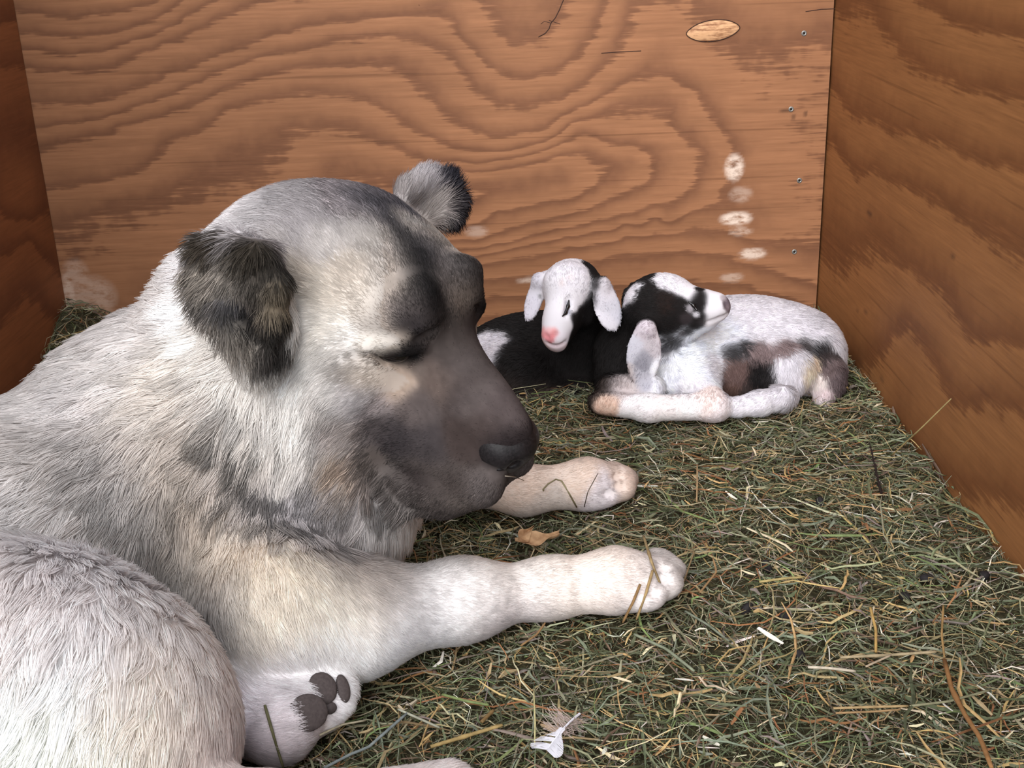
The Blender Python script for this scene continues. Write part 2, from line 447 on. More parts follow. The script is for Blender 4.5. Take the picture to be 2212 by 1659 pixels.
# ---------------------------------------------------------------- bodies: smooth-blended solids meshed with surface nets
class Solid:
    """list of primitives, blended one after another: (kind, params, k, op)"""
    def __init__(self):
        self.p = []
    def ell(self, c, r, k=0.02, R=None, op=1):
        c = np.array(c, float); r = np.array(r, float) * np.ones(3)
        self.p.append(('e', (c, r, np.eye(3) if R is None else np.array(R, float)), k, op)); return self
    def cone(self, a, b, ra, rb, k=0.02, op=1):
        self.p.append(('c', (np.array(a, float), np.array(b, float), ra, rb), k, op)); return self
    def chain(self, pts, rads, k=0.02, op=1):
        for i in range(len(pts) - 1):
            self.cone(pts[i], pts[i + 1], rads[i], rads[i + 1], k, op)
        return self
    def ev(self, P):
        if len(P) <= 12000: return self._ev(P)
        return np.concatenate([self._ev(P[i:i + 12000]) for i in range(0, len(P), 12000)])
    def _ev(self, P):
        d = np.full(len(P), 1e3)
        lo = P.min(0) - 0.06; hi = P.max(0) + 0.06
        for kind, a, k, op in self.p:
            if kind == 'e':
                m_ = a[1].max() + k
                if (a[0] + m_ < lo).any() or (a[0] - m_ > hi).any(): continue
            else:
                m_ = max(a[2], a[3]) + k
                if (np.maximum(a[0], a[1]) + m_ < lo).any() or (np.minimum(a[0], a[1]) - m_ > hi).any(): continue
            if kind == 'e':
                c, r, R = a
                q = (P - c) @ R
                k0 = np.sqrt(((q / r) ** 2).sum(1)) + 1e-9
                k1 = np.sqrt(((q / r ** 2) ** 2).sum(1)) + 1e-9
                e = k0 * (k0 - 1) / k1
            else:
                p0, p1, ra, rb = a
                ba = p1 - p0; L2 = ba @ ba + 1e-12
                pa = P - p0
                t = np.clip((pa @ ba) / L2, 0, 1)
                e = np.linalg.norm(pa - t[:, None] * ba, axis=1) - (ra + (rb - ra) * t)
            if op > 0:
                h = np.maximum(k - np.abs(d - e), 0) / k
                d = np.minimum(d, e) - h * h * k * 0.25
            else:
                h = np.maximum(k - np.abs(d + e), 0) / k
                d = np.maximum(d, -e) + h * h * k * 0.25
        return d

def march(S, uv):
    """points where view rays through these picture positions meet the solid"""
    Dv = np.array([ray(u, v) for u, v in uv]); Dv /= np.linalg.norm(Dv, axis=1, keepdims=True)
    t = np.full(len(Dv), 0.45)
    for _ in range(120):
        t = t + np.clip(S.ev(CAM + Dv * t[:, None]), -0.02, 0.05) * 0.7
    return CAM + Dv * t[:, None]

def surface_nets(fn, lo, hi, h):
    lo = np.array(lo, float); hi = np.array(hi, float)
    B = 4
    nb = np.ceil((hi - lo) / (h * B)).astype(int)
    ax = [lo[i] + h * B * (np.arange(nb[i]) + 0.5) for i in range(3)]
    G = np.stack(np.meshgrid(*ax, indexing='ij'), -1).reshape(-1, 3)
    dc = fn(G).reshape(nb)
    act = np.abs(dc) < h * B * 1.9
    n = nb * B
    V = np.repeat(np.repeat(np.repeat(np.sign(dc) * 1.0, B, 0), B, 1), B, 2)
    A = np.repeat(np.repeat(np.repeat(act, B, 0), B, 1), B, 2)
    I = np.argwhere(A)
    out = np.empty(len(I))
    for s in range(0, len(I), 400000):
        out[s:s + 400000] = fn(lo + h * (I[s:s + 400000] + 0.5))
    V[A] = out
    ins = V < 0
    c = np.zeros(n - 1, int)
    for dx in (0, 1):
        for dy in (0, 1):
            for dz in (0, 1):
                c += ins[dx:n[0] - 1 + dx, dy:n[1] - 1 + dy, dz:n[2] - 1 + dz]
    cell = (c > 0) & (c < 8)
    cid = np.full(n - 1, -1, np.int64); cid[cell] = np.arange(cell.sum())
    CI = np.argwhere(cell)
    acc = np.zeros((len(CI), 3)); cnt = np.zeros(len(CI))
    for axis in range(3):
        o1, o2 = [a for a in range(3) if a != axis]
        for a in (0, 1):
            for b in (0, 1):
                off = np.zeros(3, int); off[o1] = a; off[o2] = b
                e1 = off.copy(); e1[axis] = 1
                va = V[tuple((CI + off).T)]; vb = V[tuple((CI + e1).T)]
                cr = (va < 0) != (vb < 0)
                t = np.where(cr, va / (va - vb + 1e-20), 0)
                pt = np.broadcast_to(off, (len(CI), 3)).astype(float).copy(); pt[:, axis] += t
                acc[cr] += pt[cr]; cnt[cr] += 1
    P = lo + h * (CI + acc / cnt[:, None] + 0.5)
    quads = []
    for axis in range(3):
        o1, o2 = [(1, 2), (2, 0), (0, 1)][axis]
        sl0 = [slice(None)] * 3; sl1 = [slice(None)] * 3
        sl0[axis] = slice(0, n[axis] - 1); sl1[axis] = slice(1, n[axis])
        a = ins[tuple(sl0)]; b = ins[tuple(sl1)]
        E = np.argwhere(a != b)
        ok = (E[:, o1] > 0) & (E[:, o2] > 0) & (E[:, o1] < n[o1] - 1) & (E[:, o2] < n[o2] - 1)
        E = E[ok]
        fl = a[tuple(E.T)]
        u = np.zeros(3, int); u[o1] = 1; w = np.zeros(3, int); w[o2] = 1
        q = np.stack([cid[tuple((E - u - w).T)], cid[tuple((E - w).T)], cid[tuple(E.T)], cid[tuple((E - u).T)]], 1)
        q[~fl] = q[~fl][:, ::-1]
        quads.append(q)
    Q = np.concatenate(quads); Q = Q[(Q >= 0).all(1)]
    # snap to the true surface
    eps = h * 0.2
    for _ in range(2):
        d = fn(P)
        g = np.stack([(fn(P + np.eye(3)[i] * eps) - d) / eps for i in range(3)], 1)
        P = P - np.clip(d, -h, h)[:, None] * g / np.maximum((g * g).sum(1), 0.2)[:, None]
    g = np.stack([(fn(P + np.eye(3)[i] * eps) - fn(P)) / eps for i in range(3)], 1)
    N = g / (np.linalg.norm(g, axis=1, keepdims=True) + 1e-9)
    return P, Q, N

def frame(x, up):
    x = np.array(x, float); x /= np.linalg.norm(x)
    y = np.cross(up, x); y /= np.linalg.norm(y)
    return np.stack([x, y, np.cross(x, y)], 1)

class Painter:
    """values spread over a body from spots on its surface (gaussian blend in 3-D)"""
    def __init__(self, P, Q):
        self.P = P
        self.bvh = BVHTree.FromPolygons(P.tolist(), Q.tolist())
        self.c = []; self.v = []; self.r = []
    def hit(self, u, v):
        d = Vector(ray(u, v)).normalized()
        h = self.bvh.ray_cast(Vector(CAM), d)
        return None if h[0] is None else np.array(h[0])
    def spot(self, uv, val, r=0.03):
        q = self.hit(*uv)
        if q is None: return
        self.c.append(q); self.v.append(val); self.r.append(r)
    def spot3(self, p, val, r=0.03):
        self.c.append(np.array(p, float)); self.v.append(val); self.r.append(r)
    def stroke(self, a, b, w=1.0, r=0.06):
        """a combing direction: from pixel a to pixel b over the surface"""
        p, q = self.hit(*a), self.hit(*b)
        if p is None or q is None: return
        d = q - p; L = np.linalg.norm(d)
        if L < 1e-4: return
        self.c.append((p + q) / 2); self.v.append(d / L * w); self.r.append(r)
    def field(self, X, base=None, bw=1e-6):
        c = np.array(self.c); v = np.array(self.v, float); r = np.array(self.r)
        if v.ndim == 1: v = v[:, None]
        out = np.zeros((len(X), v.shape[1]))
        for s in range(0, len(X), 30000):
            x = X[s:s + 30000]
            d2 = (x * x).sum(1)[:, None] + (c * c).sum(1)[None] - 2 * x @ c.T
            w = np.exp(-np.maximum(d2, 0) / r ** 2)
            # inverse-distance tail keeps far points defined
            w = w + 1e-6 * (r ** 2 / (np.maximum(d2, 0) + 2e-5)) ** 3
            num = w @ v; den = w.sum(1, keepdims=True)
            if base is not None:
                num = num + bw * np.asarray(base)[None] ; den = den + bw
            out[s:s + 30000] = num / den
        return out

M_FUR = NT('fur_strands')
_c = M_FUR.attr('col').outputs['Color']; _s = M_FUR.attr('sn').outputs['Vector']
_d = M_FUR.n('ShaderNodeBsdfDiffuse'); M_FUR.l(_c, _d.inputs[0]); M_FUR.l(_s, _d.inputs['Normal'])
_g = M_FUR.n('ShaderNodeBsdfPrincipled'); M_FUR.l(_c, _g.inputs['Base Color']); _g.inputs['Roughness'].default_value = 0.55; _g.inputs['Specular IOR Level'].default_value = 0.25
_t2 = M_FUR.n('ShaderNodeBsdfTranslucent'); M_FUR.l(_c, _t2.inputs[0])
_m0 = M_FUR.n('ShaderNodeMixShader'); _m0.inputs[0].default_value = 0.38
M_FUR.l(_d.outputs[0], _m0.inputs[1]); M_FUR.l(_t2.outputs[0], _m0.inputs[2])
_m = M_FUR.n('ShaderNodeMixShader'); _m.inputs[0].default_value = 0.22
M_FUR.l(_m0.outputs[0], _m.inputs[1]); M_FUR.l(_g.outputs[0], _m.inputs[2]); M_FUR.l(_m.outputs[0], M_FUR.out.inputs[0]); M_FUR = M_FUR.m
M_SKIN = NT('coat_skin'); M_SKIN.bsdf(M_SKIN.attr('col').outputs['Color'], 0.9, 0.05); M_SKIN = M_SKIN.m

def sample_surface(P, Q, N, n, dens, seed):
    r = np.random.default_rng(seed)
    T = np.concatenate([Q[:, [0, 1, 2]], Q[:, [0, 2, 3]]])
    a, b, c = P[T[:, 0]], P[T[:, 1]], P[T[:, 2]]
    ar = np.linalg.norm(np.cross(b - a, c - a), axis=1) * 0.5 * dens[T].mean(1)
    k = np.searchsorted(np.cumsum(ar) / ar.sum(), r.random(n)); k = np.minimum(k, len(T) - 1)
    u = r.random(n); v = r.random(n); fl = u + v > 1; u[fl] = 1 - u[fl]; v[fl] = 1 - v[fl]
    W = np.stack([1 - u - v, u, v], 1)
    idx = T[k]
    return idx, W, r

def fur(name, P, Q, N, parent, n, dirs, length, lift, width, col, tipcol, dens, seed=1, clump=None, seg=4, wave=0.15, streak=None, grizzle=None):
    """strands combed along 'dirs' (per point), returned as one hair-curves object"""
    idx, W, r = sample_surface(P, Q, N, n, dens, seed)
    g = lambda A: (A[idx] * W[..., None]).sum(1) if A.ndim == 2 else (A[idx] * W).sum(1)
    p = g(P); nn = g(N); nn /= np.linalg.norm(nn, axis=1, keepdims=True)
    d = g(dirs); d -= nn * (d * nn).sum(1, keepdims=True); d /= np.linalg.norm(d, axis=1, keepdims=True) + 1e-9
    ln = g(length) * r.uniform(0.65, 1.2, n); lf = g(lift) * r.uniform(0.75, 1.3, n)
    wd = g(width); C = g(col); TC = g(tipcol)
    d = d + r.normal(0, wave, (n, 3)); d -= nn * (d * nn).sum(1, keepdims=True); d /= np.linalg.norm(d, axis=1, keepdims=True) + 1e-9
    s = np.linspace(0, 1, seg)
    # strand leaves the skin at its lift angle and lies down towards the tip
    a = lf[:, None] * (1 - 0.75 * s[None])
    step = np.zeros((n, seg, 3))
    step[:, 1:] = (np.cos(a[:, 1:, None]) * d[:, None] + np.sin(a[:, 1:, None]) * nn[:, None]) * (ln[:, None, None] / (seg - 1))
    X = p[:, None] + np.cumsum(step, 1) - nn[:, None] * 0.0008
    if clump is not None:
        nc, amt = clump
        ci = r.choice(n, min(nc, n), replace=False)
        kd = KDTree(len(ci))
        for j, i in enumerate(ci): kd.insert(p[i], j)
        kd.balance()
        near = np.array([kd.find(q)[1] for q in p])
        lead = X[ci[near]] + (ln / ln[ci[near]] - 1)[:, None, None] * (X[ci[near]] - p[ci[near]][:, None]) * 0.5
        am = (amt if np.ndim(amt) == 0 else g(amt))
        am = np.broadcast_to(am, (n,))[:, None, None] * (s[None, :, None] ** 1.2)
        X = X * (1 - am) + lead * am
        jit = r.uniform(0.86, 1.12, len(ci))[near][:, None]
        C = C * jit; TC = TC * jit
        if streak is not None:
            dk = 1 - g(streak) * 0.62 * (r.random(len(ci))[near] > 0.58)
            C = C * dk[:, None]; TC = TC * (dk ** 1.6)[:, None]
    if grizzle is not None:
        q = np.exp(r.normal(0, 1, n) * g(grizzle))[:, None]; C = C * q; TC = TC * q
    j = r.uniform(0.88, 1.1, (n, 1)); C = np.clip(C * j, 0, 0.92); TC = np.clip(TC * j, 0, 0.92)
    cu = bpy.data.hair_curves.new(name)
    cu.add_curves([seg] * n)
    cu.points.foreach_set('position', X.astype(np.float32).ravel())
    rad = (wd[:, None] * np.array([0.85, 1.0, 0.8, 0.25] if seg == 4 else np.linspace(1, 0.25, seg))[None] * 0.5).astype(np.float32)
    ra = cu.attributes.get('radius') or cu.attributes.new('radius', 'FLOAT', 'POINT')
    ra.data.foreach_set('value', rad.ravel())
    mixc = C[:, None] * (1 - s[None, :, None] ** 1.3) + TC[:, None] * s[None, :, None] ** 1.3
    ca = cu.attributes.new('col', 'FLOAT_COLOR', 'POINT')
    ca.data.foreach_set('color', np.concatenate([mixc, np.ones((n, seg, 1))], -1).astype(np.float32).ravel())
    na = cu.attributes.new('sn', 'FLOAT_VECTOR', 'CURVE')
    na.data.foreach_set('vector', nn.astype(np.float32).ravel())
    cu.materials.append(M_FUR)
    return new_obj(name, cu, parent)
# ---------------------------------------------------------------- the dog
HR = np.array([[0.728, 0.654, 0.206], [-0.57, 0.744, -0.348], [-0.381, 0.136, 0.915]])
_q, _r = np.linalg.qr(HR); HR = _q * np.sign(np.diag(_r))
HT = np.array([-0.1363, 1.0944, 0.3211]); HS = 1.05
def hd(x, y, z): return HR @ (np.array([x, y, z]) * HS) + HT
def hloc(p): return ((np.asarray(p) - HT) @ HR) / HS
def mirror(p): q = hloc(p); q[..., 1] *= -1; return (q * HS) @ HR.T + HT
def hell(S, c, r, k=0.02, op=1, R=None):
    S.ell(hd(*c), np.array(r) * HS, k, HR if R is None else HR @ R, op)
def hcone(S, a, b, ra, rb, k=0.02, op=1): S.cone(hd(*a), hd(*b), ra * HS, rb * HS, k, op)
D = Solid()
# trunk: chest, ribs, loin, pelvis (lying, hips swung towards the camera)
D.ell((-0.33, 1.10, 0.125), (0.14, 0.15, 0.135), 0.05)
D.ell((-0.44, 1.00, 0.115), (0.14, 0.15, 0.125), 0.06)
D.ell((-0.50, 0.84, 0.11), (0.13, 0.15, 0.12), 0.06)
# neck and ruff
D.cone(hd(-0.035, 0, -0.025), (-0.31, 1.12, 0.16), 0.083, 0.135, 0.06)
D.cone(hd(0.02, 0, -0.07), (-0.20, 1.09, 0.13), 0.08, 0.095, 0.05)
D.ell((-0.20, 1.10, 0.10), (0.085, 0.10, 0.085), 0.05)
# head
hell(D, (-0.008, 0, -0.014), (0.098, 0.083, 0.091), 0.03)
hell(D, (0.05, 0, 0.018), (0.060, 0.058, 0.052), 0.03)
for s in (-1, 1):
    hell(D, (0.012, 0.058 * s, -0.045), (0.074, 0.036, 0.062), 0.03)
    hell(D, (0.070, 0.033 * s, 0.026), (0.028, 0.019, 0.020), 0.02)
hell(D, (0.110, -0.006, -0.053), (0.093, 0.037, 0.049), 0.03)
hcone(D, (0.09, 0, 0.004), (0.186, -0.004, -0.038), 0.021, 0.016, 0.03)
for s in (-1, 1):
    hell(D, (0.142, 0.024 * s - 0.003, -0.085), (0.060, 0.023, 0.036), 0.02)
    hell(D, (0.095, 0.036 * s, -0.085), (0.05, 0.022, 0.045), 0.02)
hcone(D, (0.04, 0, -0.10), (0.165, 0, -0.112), 0.034, 0.024, 0.02)
dog_lo, dog_hi = (-0.68, 0.55, -0.03), (0.24, 1.42, 0.50)
# hanging flews
def haty(u, v, ly):
    r = ray(u, v); o = hloc(CAM)[1]; dd = (r @ HR)[1] / HS
    return CAM + r * ((ly - o) / dd)
D.chain([haty(790, 985, -.040), haty(870, 1040, -.036), haty(960, 1058, -.030), haty(1040, 1042, -.022)], [.030, .027, .022, .018], 0.018)
D.chain([haty(690, 960, -.045), haty(790, 1050, -.03)], [.04, .03], 0.03)
# nape and crest behind the skull
D.ell(at(610, 535, 1.11), (0.060, 0.06, 0.044), 0.04)
D.ell(at(500, 640, 1.11), (0.056, 0.06, 0.048), 0.04)
# near fore leg
D.chain([at(500, 1180, 1.03), atz(600, 1330, 0.07), atz(760, 1340, 0.055), atz(1000, 1296, 0.034), atz(1190, 1270, 0.025), atz(1330, 1254, 0.026), atz(1415, 1250, 0.021)],
        [0.085, 0.066, 0.046, 0.033, 0.024, 0.026, 0.021], 0.03)
# far fore leg
D.chain([(-0.18, 1.26, 0.07), (-0.08, 1.27, 0.05), atz(1130, 1060, 0.025), atz(1270, 1046, 0.025), atz(1335, 1044, 0.02)], [0.06, 0.045, 0.025, 0.026, 0.02], 0.02)
# haunch and hind legs
D.ell((-0.39, 0.76, 0.095), (0.155, 0.118, 0.130), 0.04)
D.ell((-0.30, 0.755, 0.075), (0.085, 0.085, 0.09), 0.04)
D.chain([(-0.28, 0.86, 0.04), atz(600, 1565, 0.026), atz(690, 1508, 0.024)], [0.042, 0.027, 0.024], 0.02)
D.chain([(-0.30, 0.70, 0.05), (-0.15, 0.70, 0.035), atz(960, 1722, 0.022)], [0.05, 0.032, 0.026], 0.02)
# near ear: drooping flap with a rolled upper rim
_a = at(520, 545, 1.005); _b = at(572, 800, 0.985)
_R = frame(_b - _a, np.array([0.25, -1.0, 0.35]))
D.ell((_a * 0.5 + _b * 0.5), (0.060, 0.034, 0.011), 0.015, np.stack([_R[:, 0], _R[:, 1], _R[:, 2]], 1))
D.ell(at(468, 610, 1.015), (0.040, 0.026, 0.012), 0.015, _R)
D.chain([at(440, 540, 1.01), at(500, 530, 1.0), at(560, 555, 0.99), at(592, 610, 0.985), at(600, 690, 0.985)], [0.009, 0.011, 0.012, 0.010, 0.007], 0.012)
_e = march(D, [(505, 570), (550, 620), (585, 690), (575, 760)])
D.chain(_e, [0.006, 0.008, 0.007, 0.004], 0.012)
_e = march(D, [(480, 640), (520, 690), (545, 730)]); D.chain(_e, [0.006, 0.009, 0.006], 0.016, -1)
_e = march(D, [(565, 580), (575, 600)]); D.chain(_e, [0.006, 0.006], 0.012, -1)
# far ear
D.chain([at(880, 420, 1.16), at(922, 392, 1.17), at(965, 396, 1.175), at(980, 430, 1.175), at(982, 470, 1.17)], [0.010, 0.008, 0.008, 0.007, 0.006], 0.012)
_R2 = frame(at(990, 440, 1.17) - at(890, 410, 1.16), np.array([-0.3, -1, 0.3]))
D.ell(at(932, 434, 1.172), (0.034, 0.026, 0.008), 0.012, _R2)

def toes(pts, r, k=0.011):
    for p in pts: D.ell(p, (r * 1.25, r, r * 0.95), k)
toes([atz(1418, 1215, 0.022), atz(1440, 1232, 0.022), atz(1432, 1262, 0.020), atz(1395, 1288, 0.018)], 0.0145)
toes([atz(1322, 1020, 0.022), atz(1345, 1036, 0.020), atz(1335, 1058, 0.018), atz(1300, 1070, 0.016)], 0.0125)
toes([atz(706, 1474, 0.030), atz(726, 1492, 0.028), atz(716, 1526, 0.022), atz(686, 1550, 0.016)], 0.0125)
for uv in ([(1412, 1226), (1456, 1226)], [(1410, 1250), (1462, 1250)], [(1392, 1278), (1436, 1284)], [(1316, 1030), (1356, 1028)], [(1318, 1050), (1362, 1052)], [(1296, 1064), (1334, 1072)]):
    _p = march(D, [(uv[0][0] + (uv[1][0] - uv[0][0]) * s, uv[0][1] + (uv[1][1] - uv[0][1]) * s) for s in (0, .35, .6)])
    D.chain(_p, [.0008, .0028, .0034], .005, -1)
# face: lids, eye slit, mouth corner, lip and cheek folds, nostril wings
def both(uv, r, k, op, lift=0.0, mir=True):
    P = march(D, uv)
    vd = CAM - P; vd /= np.linalg.norm(vd, axis=1, keepdims=True)
    P = P + vd * lift
    rr = r if np.ndim(r) else [r] * len(uv)
    return P, rr, k, op, mir
feat = [both([(790, 752), (835, 752), (875, 748), (908, 748)], [.003, .005, .005, .003], .012, 1, -.0025),
        both([(862, 668), (905, 650), (925, 690)], [.008, .009, .006], .02, 1, -.002)]
slit = both([(806, 765), (840, 772), (872, 774), (899, 768)], [.002, .0072, .0080, .0042], .004, -1, .0005)
crease = [both([(745, 775), (775, 768), (806, 765)], [.0015, .0018, .001], .006, -1, .0008),
          both([(838, 1050), (856, 1075), (885, 1100), (930, 1112)], [.002, .003, .003, .003], .008, -1, .001),
          both([(800, 1040), (818, 1075), (840, 1105)], [.0015, .002, .002], .01, -1, .001),
          both([(900, 735), (925, 720), (940, 700)], [.001, .002, .001], .008, -1, .0005)]
for P_, r_, k_, op_, mi_ in feat + [slit] + crease:
    D.chain(P_, r_, k_, op_)
    D.chain([mirror(p) for p in P_], r_, k_, op_)
eye_P = slit[0]
import time as _t; _t0 = _t.time()
dP, dQ, dN = surface_nets(D.ev, dog_lo, dog_hi, 0.0036)
print('dog mesh', len(dP), len(dQ), _t.time() - _t0)
dog = new_obj('dog', None, label='large cream and grey dog with a black mask lying on the hay', cat='dog')
dog.location = (0, 0, 0)
DOGC = [((700,520),(208,198,192)),((760,600),(208,192,176)),((700,640),(220,206,190)),((700,700),(238,228,216)),((740,760),(242,234,226)),((650,700),(240,232,224)),  # spot colours have some light and shade painted in, folds included
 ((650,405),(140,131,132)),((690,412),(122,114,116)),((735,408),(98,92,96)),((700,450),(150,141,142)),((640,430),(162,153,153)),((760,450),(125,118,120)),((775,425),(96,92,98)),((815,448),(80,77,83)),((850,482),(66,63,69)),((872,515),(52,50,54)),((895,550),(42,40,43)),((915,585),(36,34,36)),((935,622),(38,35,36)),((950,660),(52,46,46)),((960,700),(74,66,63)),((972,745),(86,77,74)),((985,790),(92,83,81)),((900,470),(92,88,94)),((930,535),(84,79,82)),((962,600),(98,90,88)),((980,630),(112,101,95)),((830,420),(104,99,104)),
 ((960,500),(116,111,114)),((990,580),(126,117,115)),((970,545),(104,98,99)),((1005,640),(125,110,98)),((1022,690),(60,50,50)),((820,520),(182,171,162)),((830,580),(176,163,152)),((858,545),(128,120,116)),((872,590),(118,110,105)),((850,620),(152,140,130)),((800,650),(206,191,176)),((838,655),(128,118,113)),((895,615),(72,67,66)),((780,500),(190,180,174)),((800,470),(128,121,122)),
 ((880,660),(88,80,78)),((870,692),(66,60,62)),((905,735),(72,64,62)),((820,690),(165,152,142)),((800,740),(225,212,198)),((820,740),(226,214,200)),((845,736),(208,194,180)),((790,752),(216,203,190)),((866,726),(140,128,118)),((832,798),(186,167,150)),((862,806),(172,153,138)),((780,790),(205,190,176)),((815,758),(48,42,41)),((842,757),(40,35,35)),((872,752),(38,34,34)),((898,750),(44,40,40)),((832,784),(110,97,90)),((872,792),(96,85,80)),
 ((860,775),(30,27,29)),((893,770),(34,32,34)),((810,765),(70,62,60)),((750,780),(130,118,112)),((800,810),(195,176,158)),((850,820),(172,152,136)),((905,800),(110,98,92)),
 ((950,820),(105,91,85)),((1000,850),(80,70,68)),((900,880),(98,88,86)),((850,950),(72,66,68)),((920,960),(80,73,74)),((850,1085),(72,63,60)),((880,1098),(74,65,62)),((920,1104),(84,75,72)),((830,1062),(78,68,63)),((960,1106),(96,87,84)),((1000,950),(82,70,67)),((1050,920),(84,72,69)),((1080,955),(60,52,53)),((1020,860),(104,94,92)),((1080,890),(98,87,86)),  # paler ridge spots paint a highlight along the muzzle bridge
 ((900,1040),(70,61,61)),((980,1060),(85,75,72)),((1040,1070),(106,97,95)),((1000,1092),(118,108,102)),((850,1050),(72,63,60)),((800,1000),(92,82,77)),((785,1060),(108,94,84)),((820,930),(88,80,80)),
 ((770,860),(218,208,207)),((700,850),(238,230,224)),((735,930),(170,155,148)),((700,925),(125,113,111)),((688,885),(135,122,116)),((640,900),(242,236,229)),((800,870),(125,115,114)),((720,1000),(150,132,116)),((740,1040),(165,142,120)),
 ((450,515),(62,54,45)),((540,560),(54,48,41)),((500,600),(140,132,124)),((470,612),(128,120,112)),((485,650),(66,64,66)),((440,600),(118,110,102)),((590,640),(106,95,80)),((548,692),(30,27,26)),((570,780),(54,48,45)),((522,745),(112,104,96)),((460,700),(120,112,106)),((545,640),(70,64,60)),((600,760),(40,36,34)),((600,720),(50,46,43)),((425,650),(108,102,97)),((560,610),(60,55,50)),((590,590),(48,44,40)),((470,700),(100,94,88)),  # darkest spots paint the shade inside the ear hollow
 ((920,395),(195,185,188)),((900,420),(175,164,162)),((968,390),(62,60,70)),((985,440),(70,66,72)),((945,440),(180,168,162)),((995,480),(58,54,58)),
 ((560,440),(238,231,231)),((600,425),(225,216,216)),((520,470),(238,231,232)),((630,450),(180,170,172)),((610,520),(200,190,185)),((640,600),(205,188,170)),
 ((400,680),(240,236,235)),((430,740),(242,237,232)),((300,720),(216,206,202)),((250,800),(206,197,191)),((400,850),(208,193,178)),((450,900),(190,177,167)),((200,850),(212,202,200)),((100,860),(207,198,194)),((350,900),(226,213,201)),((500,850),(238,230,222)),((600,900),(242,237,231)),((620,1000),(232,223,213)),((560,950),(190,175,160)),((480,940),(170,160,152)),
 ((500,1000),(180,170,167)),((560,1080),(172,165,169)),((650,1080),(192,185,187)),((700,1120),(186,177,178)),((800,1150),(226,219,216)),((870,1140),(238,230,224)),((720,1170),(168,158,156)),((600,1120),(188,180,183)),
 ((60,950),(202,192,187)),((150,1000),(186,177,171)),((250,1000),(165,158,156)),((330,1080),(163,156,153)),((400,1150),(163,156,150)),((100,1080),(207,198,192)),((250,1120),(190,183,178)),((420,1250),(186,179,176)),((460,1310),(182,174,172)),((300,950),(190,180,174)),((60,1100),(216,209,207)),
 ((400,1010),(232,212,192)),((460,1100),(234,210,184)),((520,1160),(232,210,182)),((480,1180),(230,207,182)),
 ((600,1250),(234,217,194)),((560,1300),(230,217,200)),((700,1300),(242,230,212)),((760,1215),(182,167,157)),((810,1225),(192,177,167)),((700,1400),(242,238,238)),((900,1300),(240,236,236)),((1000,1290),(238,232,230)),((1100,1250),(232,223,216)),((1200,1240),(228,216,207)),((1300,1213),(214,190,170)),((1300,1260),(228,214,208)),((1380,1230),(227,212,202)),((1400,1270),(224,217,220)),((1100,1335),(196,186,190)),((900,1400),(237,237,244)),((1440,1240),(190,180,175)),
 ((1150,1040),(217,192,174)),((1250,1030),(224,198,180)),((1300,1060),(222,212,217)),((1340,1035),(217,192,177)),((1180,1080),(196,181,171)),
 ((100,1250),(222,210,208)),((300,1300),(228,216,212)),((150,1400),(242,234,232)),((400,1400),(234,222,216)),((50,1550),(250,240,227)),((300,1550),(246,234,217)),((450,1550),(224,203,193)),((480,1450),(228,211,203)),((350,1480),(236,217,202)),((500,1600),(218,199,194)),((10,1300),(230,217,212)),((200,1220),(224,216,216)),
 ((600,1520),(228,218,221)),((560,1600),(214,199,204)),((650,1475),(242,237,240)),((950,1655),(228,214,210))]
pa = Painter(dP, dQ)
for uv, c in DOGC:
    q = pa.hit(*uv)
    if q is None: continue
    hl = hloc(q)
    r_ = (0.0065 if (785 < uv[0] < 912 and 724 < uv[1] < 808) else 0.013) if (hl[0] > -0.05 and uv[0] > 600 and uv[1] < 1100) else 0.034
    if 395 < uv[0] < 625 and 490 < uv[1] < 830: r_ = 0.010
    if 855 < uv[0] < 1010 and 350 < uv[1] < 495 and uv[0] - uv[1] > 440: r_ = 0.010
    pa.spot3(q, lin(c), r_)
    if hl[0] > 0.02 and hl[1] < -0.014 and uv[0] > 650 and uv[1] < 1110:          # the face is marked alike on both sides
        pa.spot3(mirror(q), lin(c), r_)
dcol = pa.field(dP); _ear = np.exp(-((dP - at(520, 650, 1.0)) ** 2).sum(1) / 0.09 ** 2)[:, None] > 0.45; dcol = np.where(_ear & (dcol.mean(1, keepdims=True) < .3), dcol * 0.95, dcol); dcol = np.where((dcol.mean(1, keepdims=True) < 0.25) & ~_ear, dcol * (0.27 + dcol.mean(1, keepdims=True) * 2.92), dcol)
cb = Painter(dP, dQ)
